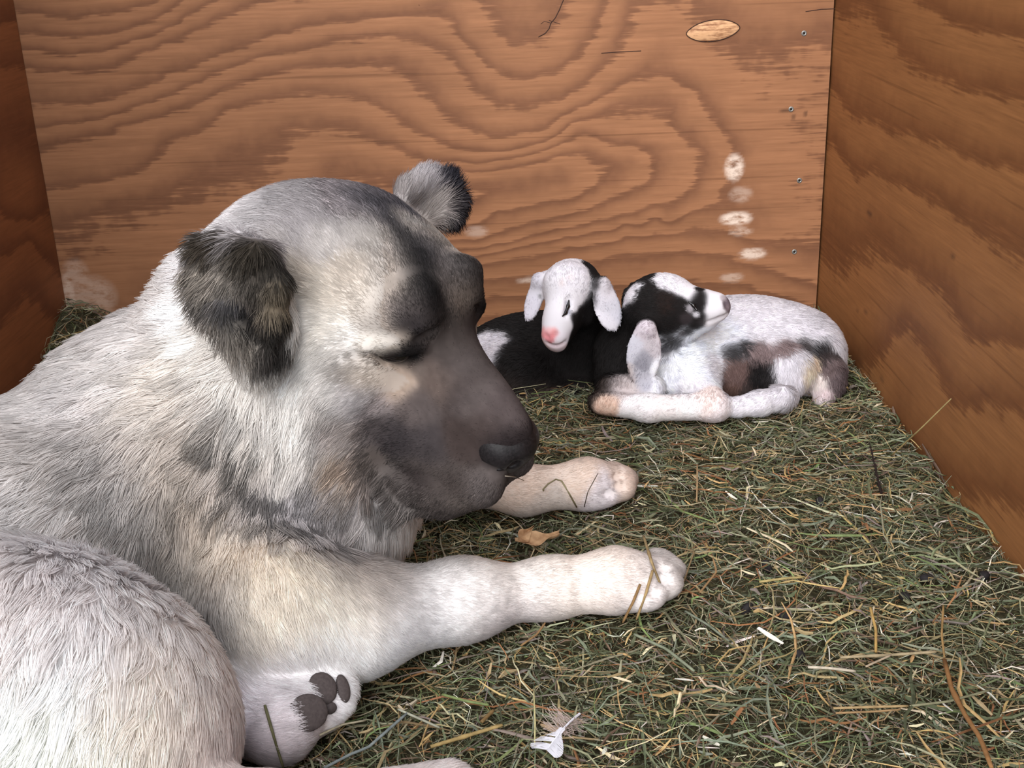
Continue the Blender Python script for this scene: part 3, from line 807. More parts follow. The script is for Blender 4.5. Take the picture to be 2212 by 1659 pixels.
for a, b in [((900,600),(860,510)),((800,600),(740,530)),((700,560),(640,490)),((1100,940),(1035,850)),((1000,900),(930,850)),((930,960),(850,930)),((1015,760),(990,690)),((980,650),(955,580)),((930,520),(880,450)),((850,440),(790,405)),((760,425),(690,405)),
 ((760,680),(680,650)),((760,800),(690,810)),((820,860),(750,890)),((660,740),(630,840)),((640,850),(620,950)),((700,880),(660,980)),((1050,1050),(1020,1080)),((900,1040),(840,1030)),((960,1060),(930,1090)),((800,950),(740,990)),((780,1030),(730,1080)),
 ((450,760),(380,800)),((400,700),(330,720)),((350,850),(260,880)),((300,750),(230,785)),((480,900),(400,960)),((410,650),(340,650)),((560,450),(500,480)),((620,430),(560,440)),
 ((600,980),(560,1080)),((700,1050),(680,1150)),((800,1090),(800,1170)),((870,1110),(880,1165)),((520,960),(470,1050)),((560,870),(520,950)),((620,900),(590,1000)),
 ((250,950),(180,1000)),((150,900),(60,920)),((300,1050),(260,1130)),((400,1130),(390,1220)),((430,1230),(450,1320)),((150,1080),(80,1130)),
 ((500,1170),(520,1270)),((580,1250),(600,1350)),((650,1350),(680,1420)),((750,1260),(800,1320)),((850,1290),(950,1310)),((1000,1270),(1100,1280)),((1100,1260),(1200,1260)),((1300,1230),(1390,1235)),((950,1360),(1000,1370)),
 ((1130,1050),(1220,1045)),((1250,1040),(1320,1040)),((300,1250),(330,1350)),((450,1370),(480,1440)),((150,1300),(130,1400)),((100,1450),(60,1540)),((300,1450),(280,1560)),((450,1500),(440,1600)),((50,1350),(20,1430)),
 ((520,560),(470,620)),((500,620),(450,700)),((560,700),(570,790)),((450,540),(420,600)),((600,640),(600,730)),((430,620),(420,690)),((580,560),(600,620)),((900,430),(910,395)),((955,420),(968,385)),((990,430),(994,475)),((570,1560),(640,1520))]:
    cb.stroke(a, b, r=0.03 if a[1] < 1000 else 0.06)
ddir = cb.field(dP, base=(-0.6, -0.1, -0.2), bw=1e-5)
LEN = [((850,745),.0035),((860,785),.0035),((815,760),.004),((890,765),.003),((780,450),.012),((900,560),.009),((700,600),.012),((960,700),.006),((1050,900),.004),((950,950),.0045),((880,1000),.0045),((1000,1060),.005),((850,800),.006),((900,700),.006),((800,900),.007),((760,780),.010),((700,760),.016),((680,880),.022),((730,1000),.018),
 ((640,960),.040),((560,900),.040),((560,1060),.045),((680,1110),.045),((800,1140),.045),((880,1120),.04),((430,780),.036),((350,700),.034),((300,850),.034),((560,440),.020),((480,560),.026),
 ((200,900),.030),((100,1000),.030),((300,1080),.030),((420,1200),.028),((520,1200),.022),((600,1300),.020),((700,1380),.022),((800,1280),.015),((950,1300),.011),((1100,1280),.0085),((1250,1240),.007),((1400,1240),.006),((1200,1040),.007),((1320,1040),.006),
 ((150,1250),.030),((350,1350),.028),((150,1500),.036),((400,1550),.026),((500,1500),.018),((600,1540),.012),((700,1490),.006),((500,600),.016),((560,720),.020),((440,600),.020),((590,600),.012),((940,420),.016),((990,440),.014)]
pl = Painter(dP, dQ)
for uv, l_ in LEN: pl.spot(uv, [l_], 0.04 if (uv[0] < 900 or uv[1] < 1000) else 0.075)
for uv, l_ in LEN[:16]:
    q = pl.hit(*uv)
    if q is not None: pl.spot3(mirror(q), [l_], 0.04)
dlen = pl.field(dP)[:, 0]
# coat: sable tips on neck and flank, streaks by noise
st = vnoise(dP, 55, 3) * 0.6 + vnoise(dP, 130, 4) * 0.4
hl = hloc(dP)
_ex = (0.88 - np.where(dcol.mean(1) > 0.55, 0.14, 0.0) * np.clip((dlen - 0.012) / 0.02, 0, 1))[:, None]  # pale long fur is lightened to offset its own shadowing
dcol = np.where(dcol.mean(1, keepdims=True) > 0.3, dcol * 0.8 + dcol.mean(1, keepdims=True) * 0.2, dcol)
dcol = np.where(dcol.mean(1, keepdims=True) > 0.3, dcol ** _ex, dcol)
dcol = dcol * np.where((dcol.mean(1) > 0.25) & (dlen < 0.020) & (hl[:, 0] > -0.09) & (dP[:, 2] > 0.17), 0.78, 1.0)[:, None]  # pale short head fur is darkened to offset strong light on it
_mott = vnoise(dP, 160, 8) * 0.5 + vnoise(dP, 420, 9) * 0.5
dcol = dcol * (1 + 0.55 * (_mott - 0.5) * np.clip((0.016 - dlen) / 0.01, 0, 1) * np.where(dcol.mean(1) < 0.25, 1, 0.15))[:, None]; lum = dcol.mean(1)
sable = np.clip((dlen - 0.016) / 0.012, 0, 1) * np.clip((0.66 - lum) / 0.3, 0, 1)
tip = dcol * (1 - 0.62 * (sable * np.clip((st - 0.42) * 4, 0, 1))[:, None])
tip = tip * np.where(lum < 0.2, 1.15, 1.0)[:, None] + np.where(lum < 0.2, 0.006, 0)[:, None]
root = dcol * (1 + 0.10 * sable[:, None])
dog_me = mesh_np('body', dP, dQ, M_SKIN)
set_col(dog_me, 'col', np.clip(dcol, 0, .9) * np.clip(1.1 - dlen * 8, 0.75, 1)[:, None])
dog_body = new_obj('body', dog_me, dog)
vd = CAM - dP; vd /= np.linalg.norm(vd, axis=1, keepdims=True)
uvp = proj(dP)
vis = ((dN * vd).sum(1) > -0.25) & (uvp[:, 0] > -120) & (uvp[:, 1] < 1800)
dens = np.where(vis, 1.0, 0.22) * np.clip(0.012 / np.maximum(dlen, 0.004), 0.45, 2.2)
dens = np.where(dP[:, 2] < 0.004, dens * 0.1, dens)
lift = np.clip(0.25 + dlen * 9, 0.25, 0.55)
wid = np.clip(0.00028 + dlen * 0.010, 0.00030, 0.0006)
NF = 400000
_t0 = _t.time()
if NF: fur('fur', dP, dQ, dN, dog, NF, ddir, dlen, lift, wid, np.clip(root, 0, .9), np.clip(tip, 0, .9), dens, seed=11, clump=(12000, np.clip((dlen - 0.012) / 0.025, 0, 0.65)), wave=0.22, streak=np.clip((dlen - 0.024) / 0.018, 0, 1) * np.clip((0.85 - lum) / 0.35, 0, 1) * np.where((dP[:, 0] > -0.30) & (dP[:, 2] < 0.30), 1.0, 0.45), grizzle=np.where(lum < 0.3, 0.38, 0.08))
print('fur', _t.time() - _t0)
# nose leather with nostrils, eyes
M_NOSE = NT('nose_leather'); _n = M_NOSE.noise(M_NOSE.mapping(), 420, 3)
M_NOSE.bsdf(M_NOSE.ramp(_n, [(0.3, lin4((14, 12, 13))), (0.7, lin4((32, 28, 29)))]), 0.5, 0.22, M_NOSE.bump(_n, 0.35, 0.0008)); M_NOSE = M_NOSE.m
M_EYE = NT('dark_eye'); M_EYE.bsdf(lin4((20, 15, 14)), 0.15, 0.6); M_EYE = M_EYE.m
NS = Solid()
hell(NS, (0.190, -0.004, -0.046), (0.024, 0.024, 0.020), 0.01)
hell(NS, (0.187, -0.005, -0.064), (0.019, 0.015, 0.016), 0.01)
for s in (-1, 1):
    hell(NS, (0.184, 0.018 * s - 0.004, -0.050), (0.021, 0.012, 0.017), 0.008)
for s in (-1, 1):
    hell(NS, (0.206, 0.0125 * s - 0.004, -0.053), (0.011, 0.0052, 0.0062), 0.004, -1)
    hell(NS, (0.194, 0.0265 * s - 0.004, -0.058), (0.012, 0.008, 0.0032), 0.003, -1)
nP, nQ, nN = surface_nets(NS.ev, hd(0.2, 0, -0.05) - 0.045, hd(0.2, 0, -0.05) + 0.045, 0.0014)
new_obj('nose', mesh_np('nose', nP, nQ, M_NOSE), dog, label='black leathery nose')
for mi in (False, True):
    e = eye_P if not mi else np.array([mirror(p) for p in eye_P])
    c = e.mean(0); inw = hd(0.02, 0, -0.01) - c; inw /= np.linalg.norm(inw)
    S_ = Solid(); ax_ = e[-1] - e[0]
    S_.ell(c + inw * 0.0050, (0.0145, 0.0085, 0.0085), 0.01, frame(ax_, inw))
    p_, q_, _ = surface_nets(S_.ev, c - 0.03, c + 0.03, 0.0016)
    new_obj('eye', mesh_np('eye', p_, q_, M_EYE), dog)

M_PAD = plain_mat('paw_pad_leather', (72, 64, 63), 0.75, 0.2, 0.2, 400)
for (u, v, a_, b_) in ((696, 1488, .0125, .0140), (664, 1540, .0175, .0150), (740, 1488, .0060, .0120), (712, 1530, .0060, .0050)):
    p_ = march(D, [(u, v)])[0]
    g_ = np.array([float(D.ev((p_ + np.eye(3)[i] * 1e-3)[None])[0] - D.ev((p_ - np.eye(3)[i] * 1e-3)[None])[0]) for i in range(3)]); g_ /= np.linalg.norm(g_)
    vdir = (CAM - p_) / np.linalg.norm(CAM - p_)
    n_ = g_ * 0.6 + vdir * 0.4
    S_ = Solid(); S_.ell(p_ + n_ * 0.001, (a_, b_, 0.0034), 0.01, frame(np.array([0.95, 0.3, 0.05]) - n_ * np.dot(n_, [0.95, 0.3, 0.05]), n_ ))
    q_ = surface_nets(S_.ev, p_ - 0.024, p_ + 0.024, 0.0016)
    new_obj('paw_pad', mesh_np('paw_pad', q_[0], q_[1], M_PAD), dog)
# ---------------------------------------------------------------- the goat kids
def kid(name, label, S, lo, hi, cols, combs, lens, n, seed, base, creases=()):
    P, Q, N = surface_nets(S.ev, lo, hi, 0.0028)
    root_ = new_obj(name, None, label=label, cat='goat kid', group='goat kids resting together')
    pa = Painter(P, Q)
    for uv, c, r in cols: pa.spot(uv, lin(c), r * 0.62)
    col = pa.field(P)
    cb = Painter(P, Q)
    for a, b in combs: cb.stroke(a, b, r=0.04)
    dr = cb.field(P, base=base, bw=1e-5)
    pl = Painter(P, Q)
    for uv, l_ in lens: pl.spot(uv, [l_], 0.035)
    ln = pl.field(P)[:, 0]
    me = mesh_np('body', P, Q, M_SKIN); set_col(me, 'col', col * 0.95)
    new_obj('body', me, root_)
    st = vnoise(P, 90, seed)
    lum = col.mean(1)
    tip = np.clip(col * (0.9 + 0.35 * st[:, None]) + np.where(lum < 0.1, 0.012, 0)[:, None], 0, .9)
    vd = CAM - P; vd /= np.linalg.norm(vd, axis=1, keepdims=True)
    dens = np.where((N * vd).sum(1) > -0.3, 1.0, 0.25); dens = np.where(P[:, 2] < 0.003, 0.05, dens)
    if n: fur('fur', P, Q, N, root_, n, dr, ln, np.full(len(P), 0.45), np.full(len(P), 0.0008), col, tip, dens, seed=seed, clump=(4000, 0.35), wave=0.3)
    return root_, P, Q, N

def slab(S, c, axis, nrm, r, k=0.006):
    S.ell(c, r, k, frame(axis, nrm))

NK = 60000
BK = (30, 27, 27); BS = (62, 52, 48); WH = (222, 218, 224); GY = (196, 192, 200)
K1 = Solid()
K1.ell(at(1165, 775, 1.74), (0.125, 0.080, 0.070), 0.03)
K1.ell(at(1110, 815, 1.66), (0.060, 0.045, 0.045), 0.03)
K1.ell(at(1270, 800, 1.72), (0.050, 0.045, 0.058), 0.03)
K1.cone(at(1243, 650, 1.67), at(1258, 780, 1.72), 0.034, 0.046, 0.03)
K1.ell(at(1236, 614, 1.635), (0.040, 0.045, 0.034), 0.02)
K1.ell(at(1222, 606, 1.605), (0.028, 0.020, 0.022), 0.02)
K1.ell(at(1258, 668, 1.625), (0.022, 0.026, 0.026), 0.02)
K1.chain([at(1224, 645, 1.605), at(1210, 690, 1.58), at(1199, 724, 1.565)], [0.029, 0.0205, 0.0185], 0.015)
K1.chain([at(1225, 690, 1.60), at(1204, 740, 1.568)], [0.022, 0.0125], 0.01)
K1.cone(at(1260, 850, 1.65), at(1140, 866, 1.62), 0.022, 0.020, 0.02)
for sgn, (a, b, w, nr) in ((-1, ((1166, 606), (1142, 686), 0.0125, (-0.5, -1, 0.3))), (1, ((1300, 616), (1322, 706), 0.0205, (0.45, -1, 0.25)))):
    A = at(*a, 1.63 if sgn < 0 else 1.60); B = at(*b, 1.615 if sgn < 0 else 1.568)
    slab(K1, (A + B) / 2, B - A, np.array(nr), (np.linalg.norm(B - A) * 0.60, w, 0.0045), 0.006)
    K1.cone(at(a[0] + (12 if sgn < 0 else -14), a[1] + 2, 1.635 if sgn < 0 else 1.625), A, 0.012, 0.010, 0.01)
# closed eye, nostril and mouth creases
for uv, r, op in (([(1228, 648), (1228, 662), (1223, 680)], .0042, -1), ([(1182, 741), (1200, 748), (1222, 738)], .0014, -1), ([(1178, 724), (1184, 728)], .0016, -1), ([(1196, 724), (1200, 720)], .0018, -1)):
    P_ = march(K1, uv); K1.chain(P_, [r] * len(uv), 0.004, op)
k1cols = [((1060,760),WH,.022),((1080,740),WH,.016),((1085,725),WH,.010),((1058,730),WH,.014),((1055,790),WH,.012),((1120,700),BK,.03),((1120,760),BK,.025),((1100,830),BS,.03),((1160,700),BK,.03),((1150,800),BK,.04),((1200,800),BK,.04),((1260,740),BK,.04),((1280,800),BK,.04),((1300,850),BS,.03),((1180,850),BS,.03),((1090,690),BK,.03),((1045,690),BK,.02),((1110,790),BK,.02),((1080,810),BK,.016),
 ((1190,600),WH,.02),((1230,585),WH,.02),((1225,610),WH,.02),((1260,600),WH,.014),((1260,630),WH,.016),((1190,640),WH,.02),((1230,640),WH,.014),((1200,670),WH,.016),((1185,700),WH,.014),((1220,705),WH,.010),((1215,725),(225,218,226),.010),((1205,748),(222,205,212),.008),
 ((1174,714),(224,150,150),.007),((1184,712),(228,158,158),.006),((1194,714),(224,148,148),.006),((1180,722),(214,132,136),.007),((1192,724),(206,124,128),.006),((1186,732),(204,128,134),.006),((1202,720),(196,128,130),.005),((1174,726),(212,140,144),.006),((1175,740),(225,205,210),.008),
 ((1278,582),BK,.008),((1284,600),BK,.009),((1284,620),BK,.009),((1280,640),BK,.010),((1270,655),BK,.010),((1258,670),BK,.010),((1246,688),BK,.010),((1264,590),WH,.008),((1266,610),WH,.008),((1262,632),WH,.008),((1250,650),WH,.007),((1240,665),WH,.006),((1238,640),WH,.01),((1245,715),BK,.014),((1250,740),BK,.02),((1174,640),WH,.008),((1168,640),BK,.004),
 ((1226,655),(150,150,162),.005),((1224,672),(140,140,154),.005),((1231,600),(214,190,186),.006),((1215,612),(224,205,202),.006),
 ((1150,620),GY,.014),((1145,650),(206,202,212),.014),((1140,680),(214,210,220),.014),((1310,630),(206,200,206),.014),((1325,660),(198,195,203),.014),((1315,700),(214,210,218),.014),((1335,680),(205,202,212),.012),((1298,640),(204,200,208),.010)]
k1comb = [((1225,700),(1220,650)),((1225,640),(1228,590)),((1200,690),(1190,640)),((1260,640),(1270,600)),((1150,620),(1142,680)),((1310,630),(1318,700)),((1250,720),(1230,790)),((1200,760),(1130,770)),((1130,720),(1070,730)),((1280,780),(1270,850)),((1100,800),(1080,850)),((1180,800),(1120,830))]
k1len = [((1225,600),.006),((1200,680),.003),((1190,720),.0015),((1150,650),.004),((1320,660),.004),((1250,740),.010),((1150,760),.012),((1080,740),.010),((1270,820),.013),((1100,830),.012)]
kid1, k1P, k1Q, k1N = kid('goat_kid', 'black goat kid with white face and pink nose nearest the dog', K1, (-0.10, 1.46, -0.02), (0.26, 1.83, 0.27), k1cols, k1comb, k1len, NK, 21, (-0.8, 0, -0.3))

K2 = Solid()
K2.ell(at(1600, 755, 1.665), (0.135, 0.078, 0.078), 0.03)
K2.ell(at(1725, 775, 1.645), (0.060, 0.065, 0.060), 0.03)
K2.ell(at(1470, 790, 1.61), (0.070, 0.060, 0.062), 0.03)
K2.ell(at(1640, 800, 1.595), (0.058, 0.032, 0.046), 0.02)          # thigh
K2.ell(at(1590, 810, 1.585), (0.034, 0.026, 0.045), 0.02)
K2.cone(at(1760, 770, 1.62), at(1788, 825, 1.59), 0.035, 0.024, 0.02)
K2.cone(at(1795, 800, 1.585), at(1780, 862, 1.565), 0.017, 0.0155, 0.012)   # tail
K2.chain([atz(1690, 858, 0.020), atz(1640, 872, 0.016), atz(1592, 880, 0.014)], [0.016, 0.0145, 0.014], 0.012)
K2.cone(at(1700, 800, 1.58), at(1690, 845, 1.555), 0.035, 0.022, 0.02)
# head lying against its flank, neck, fore legs
K2.ell(at(1428, 655, 1.585), (0.048, 0.038, 0.041), 0.02)
K2.chain([at(1455, 668, 1.58), at(1515, 668, 1.565), at(1548, 663, 1.558)], [0.037, 0.0245, 0.0185], 0.015)
K2.cone(at(1450, 712, 1.58), at(1520, 692, 1.565), 0.028, 0.014, 0.012)
K2.chain([at(1400, 690, 1.61), at(1356, 760, 1.625), at(1350, 815, 1.61)], [0.036, 0.038, 0.042], 0.03)
K2.ell(at(1490, 830, 1.56), (0.040, 0.030, 0.046), 0.02)
K2.chain([at(1500, 825, 1.555), atz(1542, 878, 0.019), atz(1400, 882, 0.018), atz(1300, 870, 0.018)], [0.030, 0.0185, 0.0165, 0.0165], 0.014)
K2.cone(atz(1400, 840, 0.03), atz(1320, 838, 0.028), 0.022, 0.018, 0.012)
A = at(1396, 708, 1.532); B = at(1386, 822, 1.522)
slab(K2, (A + B) / 2, B - A, np.array((0.05, -1, 0.35)), (np.linalg.norm(B - A) * 0.56, 0.0235, 0.0048), 0.006)
K2.cone(at(1404, 688, 1.565), A, 0.010, 0.008, 0.014)
A = at(1385, 615, 1.60); B = at(1350, 645, 1.61)
slab(K2, (A + B) / 2, B - A, np.array((-0.2, -1, 0.5)), (0.020, 0.010, 0.004), 0.006)
for uv, r, op in (([(1490, 655), (1500, 662), (1506, 672)], .0022, -1), ([(1568, 655), (1572, 662)], .0018, -1), ([(1530, 696), (1555, 688), (1570, 680)], .0014, -1)):
    P_ = march(K2, uv); K2.chain(P_, [r] * len(uv), 0.006, op)
BR = (120, 98, 94)
k2cols = [((1450,608),WH,.012),((1475,620),WH,.012),((1430,600),WH,.008),((1490,635),WH,.008),((1412,596),BK,.006),((1395,625),BK,.012),((1400,660),BK,.018),((1440,655),(38,30,28),.014),((1470,660),BK,.012),((1500,640),BK,.008),((1450,700),BK,.016),((1480,690),(52,46,48),.008),((1510,660),BK,.010),((1520,640),BK,.008),((1515,690),BK,.010),((1490,665),(150,145,150),.005),((1505,680),(190,186,192),.004),((1478,720),(110,106,110),.004),((1475,745),(140,138,144),.005),((1500,705),BK,.008),((1488,718),BK,.008),((1470,735),BK,.008),((1516,695),(60,56,58),.006),((1462,755),BK,.008),((1455,740),BK,.012),((1440,760),(70,66,70),.010),((1495,610),BK,.006),((1510,625),BK,.005),
 ((1540,640),WH,.010),((1540,670),WH,.010),((1535,690),WH,.009),((1552,655),(222,216,222),.006),((1560,680),(220,214,220),.006),((1566,656),(105,92,100),.006),((1570,664),(120,105,110),.005),((1562,645),(170,160,165),.005),
 ((1350,700),BK,.03),((1340,760),BK,.03),((1320,800),BK,.03),((1310,840),BS,.02),((1380,680),BK,.02),((1365,635),WH,.010),((1352,642),WH,.010),((1385,618),WH,.005),
 ((1395,715),(206,196,204),.012),((1370,750),(196,194,204),.012),((1392,770),(150,148,158),.010),((1410,750),(190,182,188),.012),((1385,820),(176,174,184),.012),((1420,730),(200,190,196),.008),((1390,790),(140,138,148),.007),
 ((1600,670),WH,.04),((1680,690),WH,.03),((1740,715),WH,.02),((1560,720),(234,236,246),.03),((1500,760),(232,236,246),.03),((1450,800),(236,236,244),.03),((1480,840),(234,228,234),.02),((1530,780),WH,.02),((1650,700),WH,.03),((1530,870),(226,210,206),.02),((1560,890),(232,222,224),.02),((1450,890),(234,226,226),.02),((1380,880),(236,230,232),.02),((1310,870),(214,186,170),.014),((1340,840),(200,188,188),.02),((1360,825),(190,180,180),.014),((1500,880),(240,234,236),.016),
 ((1575,755),(34,30,30),.014),((1600,745),(40,35,35),.012),((1590,800),BR,.018),((1580,840),(112,88,80),.014),((1640,755),(140,122,122),.016),((1690,745),(142,124,124),.014),((1640,800),(30,27,28),.018),((1660,810),(36,32,33),.014),((1615,840),(80,68,66),.012),((1730,735),(60,52,52),.012),((1760,740),(36,32,34),.012),((1775,760),(70,60,60),.010),((1725,775),WH,.016),((1700,800),WH,.018),((1745,790),(236,222,204),.012),((1755,775),(226,206,186),.008),((1690,840),WH,.016),((1640,860),WH,.018),((1600,875),WH,.018),((1670,870),WH,.016),((1790,790),(120,104,104),.010),((1805,820),(112,98,100),.012),((1770,820),(220,210,206),.010),((1775,860),(222,208,210),.012),((1780,845),(212,196,198),.010),((1800,860),(150,132,134),.010),((1620,720),WH,.012),((1580,730),WH,.008)]
k2comb = [((1500,660),(1430,650)),((1550,660),(1510,660)),((1450,620),(1410,610)),((1460,700),(1400,720)),((1380,680),(1340,760)),((1340,770),(1320,840)),((1480,770),(1560,760)),((1560,700),(1650,700)),((1650,680),(1740,710)),((1640,760),(1620,830)),((1690,760),(1700,830)),((1780,790),(1785,860)),((1640,860),(1600,880)),((1480,830),(1520,880)),((1500,890),(1400,890)),((1395,720),(1388,810)),((1740,760),(1760,820))]
k2len = [((1430,640),.006),((1540,660),.002),((1390,770),.004),((1340,780),.012),((1600,680),.009),((1480,790),.010),((1640,800),.011),((1700,810),.014),((1750,790),.016),((1780,850),.012),((1600,875),.007),((1400,885),.005),((1550,885),.006)]
kid2, k2P, k2Q, k2N = kid('goat_kid', 'white goat kid with black head and brown thigh patch lying beside the right wall', K2, (0.05, 1.42, -0.02), (0.50, 1.80, 0.26), k2cols, k2comb, k2len, NK, 33, (0.6, 0, -0.3))

def lash(S, uv, r, parent, lab=None):
    P_ = march(S, uv); T_ = Solid(); T_.chain(P_, r, 0.003)
    p_, q_, _ = surface_nets(T_.ev, P_.min(0) - 0.01, P_.max(0) + 0.01, 0.0009)
    new_obj('eye', mesh_np('eye', p_, q_, M_EYE), parent)
lash(K1, [(1229, 649), (1227, 662), (1222, 676), (1215, 683)], [.0012, .0024, .0022, .0010], kid1)
lash(K2, [(1488, 652), (1498, 660), (1506, 670)], [.0010, .0022, .0010], kid2)
# hay colours: chosen per stalk
HAYC = lin(np.array([(92, 98, 66), (112, 120, 84), (126, 132, 108), (78, 82, 56), (150, 146, 112), (170, 146, 100), (190, 156, 92), (206, 190, 150), (222, 214, 194), (150, 100, 56), (118, 96, 78), (136, 120, 112), (64, 56, 40), (120, 138, 78)], float))
HAYC = 0.93 * (0.82 * HAYC + 0.18 * HAYC.mean(1, keepdims=True))
HAYW = np.array([.16, .15, .10, .13, .09, .10, .055, .04, .015, .045, .05, .035, .04, .03]); HAYW /= HAYW.sum()
M_HAY = NT('hay_stalks')
_c = M_HAY.attr('col').outputs['Color']; _n = M_HAY.noise(M_HAY.mapping(), 220, 3)
M_HAY.bsdf(M_HAY.mix(0.6, _c, M_HAY.ramp(_n, [(0.3, (.66, .66, .66, 1)), (0.7, (1.2, 1.2, 1.2, 1))]), 'MULTIPLY'), 0.7, 0.15); M_HAY = M_HAY.m

def stalks(n, x0, x1, y0, y1, lmin, lmax, wmin, wmax, zlo, zhi, tilt, seg=3, k=3, seed=1, bend=0.5, flat=0.45, colw=None, mask=None):
    r = np.random.default_rng(seed)
    cx = np.sort(r.uniform(x0, x1, n)); cy = r.uniform(y0, y1, n)
    if mask is not None:
        kp = mask(cx, cy, r); cx, cy = cx[kp], cy[kp]; n = len(cx)
    ang = r.uniform(0, math.pi * 2, n)
    ln = lmin * (lmax / lmin) ** (r.random(n) ** 1.3)
    w = wmin * (wmax / wmin) ** (r.random(n) ** 1.6)
    tl = r.normal(0, tilt, n)
    off = r.uniform(zlo, zhi, n)
    cur = r.normal(0, bend, n)
    s = np.linspace(-0.5, 0.5, seg + 1)
    A = ang[:, None] + cur[:, None] * s[None] * 2
    dx = np.cos(A); dy = np.sin(A)
    X = cx[:, None] + ln[:, None] * s * dx; Yv = cy[:, None] + ln[:, None] * s * dy
    kx = r.normal(0, 0.12, (n, seg + 1)) * ln[:, None] * 0.12
    X = X + kx * -dy; Yv = Yv + kx * dx
    X = np.clip(X, XL + 0.003, XR - 0.003); Yv = np.clip(Yv, 0.2, YB - 0.003)
    Z = hay_h(X, Yv) * 0.6 + hay_h(cx, cy)[:, None] * 0.4 + off[:, None] + ln[:, None] * s * np.sin(tl)[:, None] + r.normal(0, 0.0015, X.shape)
    P = np.stack([X, Yv, Z], -1)                                   # n, seg+1, 3
    # nothing grows through the animals
    fl_ = P.reshape(-1, 3); ins = np.minimum(D.ev(fl_), np.minimum(K1.ev(fl_), K2.ev(fl_))).reshape(n, seg + 1).min(1)
    kp = ins > 0.0005
    P = P[kp]; w = w[kp]; n = len(P)
    T = np.gradient(P, axis=1); T /= np.linalg.norm(T, axis=2, keepdims=True) + 1e-9
    up = np.zeros_like(T); up[..., 2] = 1
    sd = np.cross(T, up); sd /= np.linalg.norm(sd, axis=2, keepdims=True) + 1e-9
    nn = np.cross(sd, T)
    rl = r.uniform(-1.0, 1.0, n)[:, None, None]
    sd2 = sd * np.cos(rl) + nn * np.sin(rl); nn2 = nn * np.cos(rl) - sd * np.sin(rl)
    tap = (1 - 0.55 * np.abs(2 * s) ** 3)[None, :, None]
    wv = w[:, None, None] * tap * 0.5
    fl = np.where(r.random(n) < 0.6, flat, 0.9)[:, None, None]
    ring = []
    for j in range(k):
        a = 2 * math.pi * j / k
        ring.append(P + wv * (math.cos(a) * sd2 + math.sin(a) * nn2 * fl))
    Vv = np.stack(ring, 2)                                          # n, seg+1, k, 3
    m_ = seg + 1
    base = (np.arange(n) * m_ * k)[:, None, None]
    ii = np.arange(seg)[None, :, None]; jj = np.arange(k)[None, None, :]
    j2 = (jj + 1) % k
    Fq = np.stack([base + ii * k + jj, base + ii * k + j2, base + (ii + 1) * k + j2, base + (ii + 1) * k + jj], -1).reshape(-1, 4)
    ci = r.choice(len(HAYC), n, p=HAYW if colw is None else colw / np.sum(colw))
    C = HAYC[ci] * r.uniform(0.7, 1.2, (n, 1)) * r.uniform(0.94, 1.06, (n, 3))
    Cv = np.repeat(C[:, None], m_ * k, 1).reshape(-1, 3)
    return Vv.reshape(-1, 3), Fq, Cv

def keep_view(cx, cy, r):
    hid = (cx < -0.22) & (cy < 1.5) & (cy > 0.75)
    far = (cx < -0.3)
    return ~((hid & (r.random(len(cx)) < 0.8)) | (far & (r.random(len(cx)) < 0.35)) | ((cy < 0.72) & (r.random(len(cx)) < 0.6)))
def join(parts):
    V, Fq, C, o_ = [], [], [], 0
    for v, f_, c_ in parts:
        V.append(v); Fq.append(f_ + o_); C.append(c_); o_ += len(v)
    return np.concatenate(V), np.concatenate(Fq), np.concatenate(C)
fine = stalks(52000, XL, XR, 0.45, YB, 0.006, 0.035, 0.0006, 0.0020, -0.010, 0.004, 0.35, seg=2, k=3, seed=3, mask=keep_view)
mid = stalks(24000, XL, XR, 0.45, YB, 0.018, 0.08, 0.0007, 0.0030, -0.006, 0.008, 0.16, seg=3, k=3, seed=4, bend=0.3, mask=keep_view)
lng = stalks(2600, XL, XR, 0.5, YB, 0.04, 0.13, 0.0010, 0.0036, 0.0, 0.011, 0.08, seg=5, k=4, seed=5, bend=0.22, mask=keep_view,
             colw=np.array([.10, .12, .12, .05, .14, .16, .10, .07, .02, .07, .03, .05, .0, .04]))
chop = stalks(5200, XL, XR, 0.5, YB, 0.010, 0.034, 0.0016, 0.0042, -0.001, 0.009, 0.2, seg=2, k=4, seed=6, bend=0.12, flat=0.3, mask=keep_view,
              colw=np.array([.06, .10, .12, .05, .16, .16, .06, .10, .05, .05, .04, .05, .0, .0]))
V, Fq, C = join([fine, mid, lng, chop])
me = mesh_np('hay_bed', V, Fq, M_HAY, smooth=False); set_col(me, 'col', C)
hay = new_obj('hay_bed', me, label='loose chopped green and tan hay covering the stall floor', cat='hay', kind='stuff')
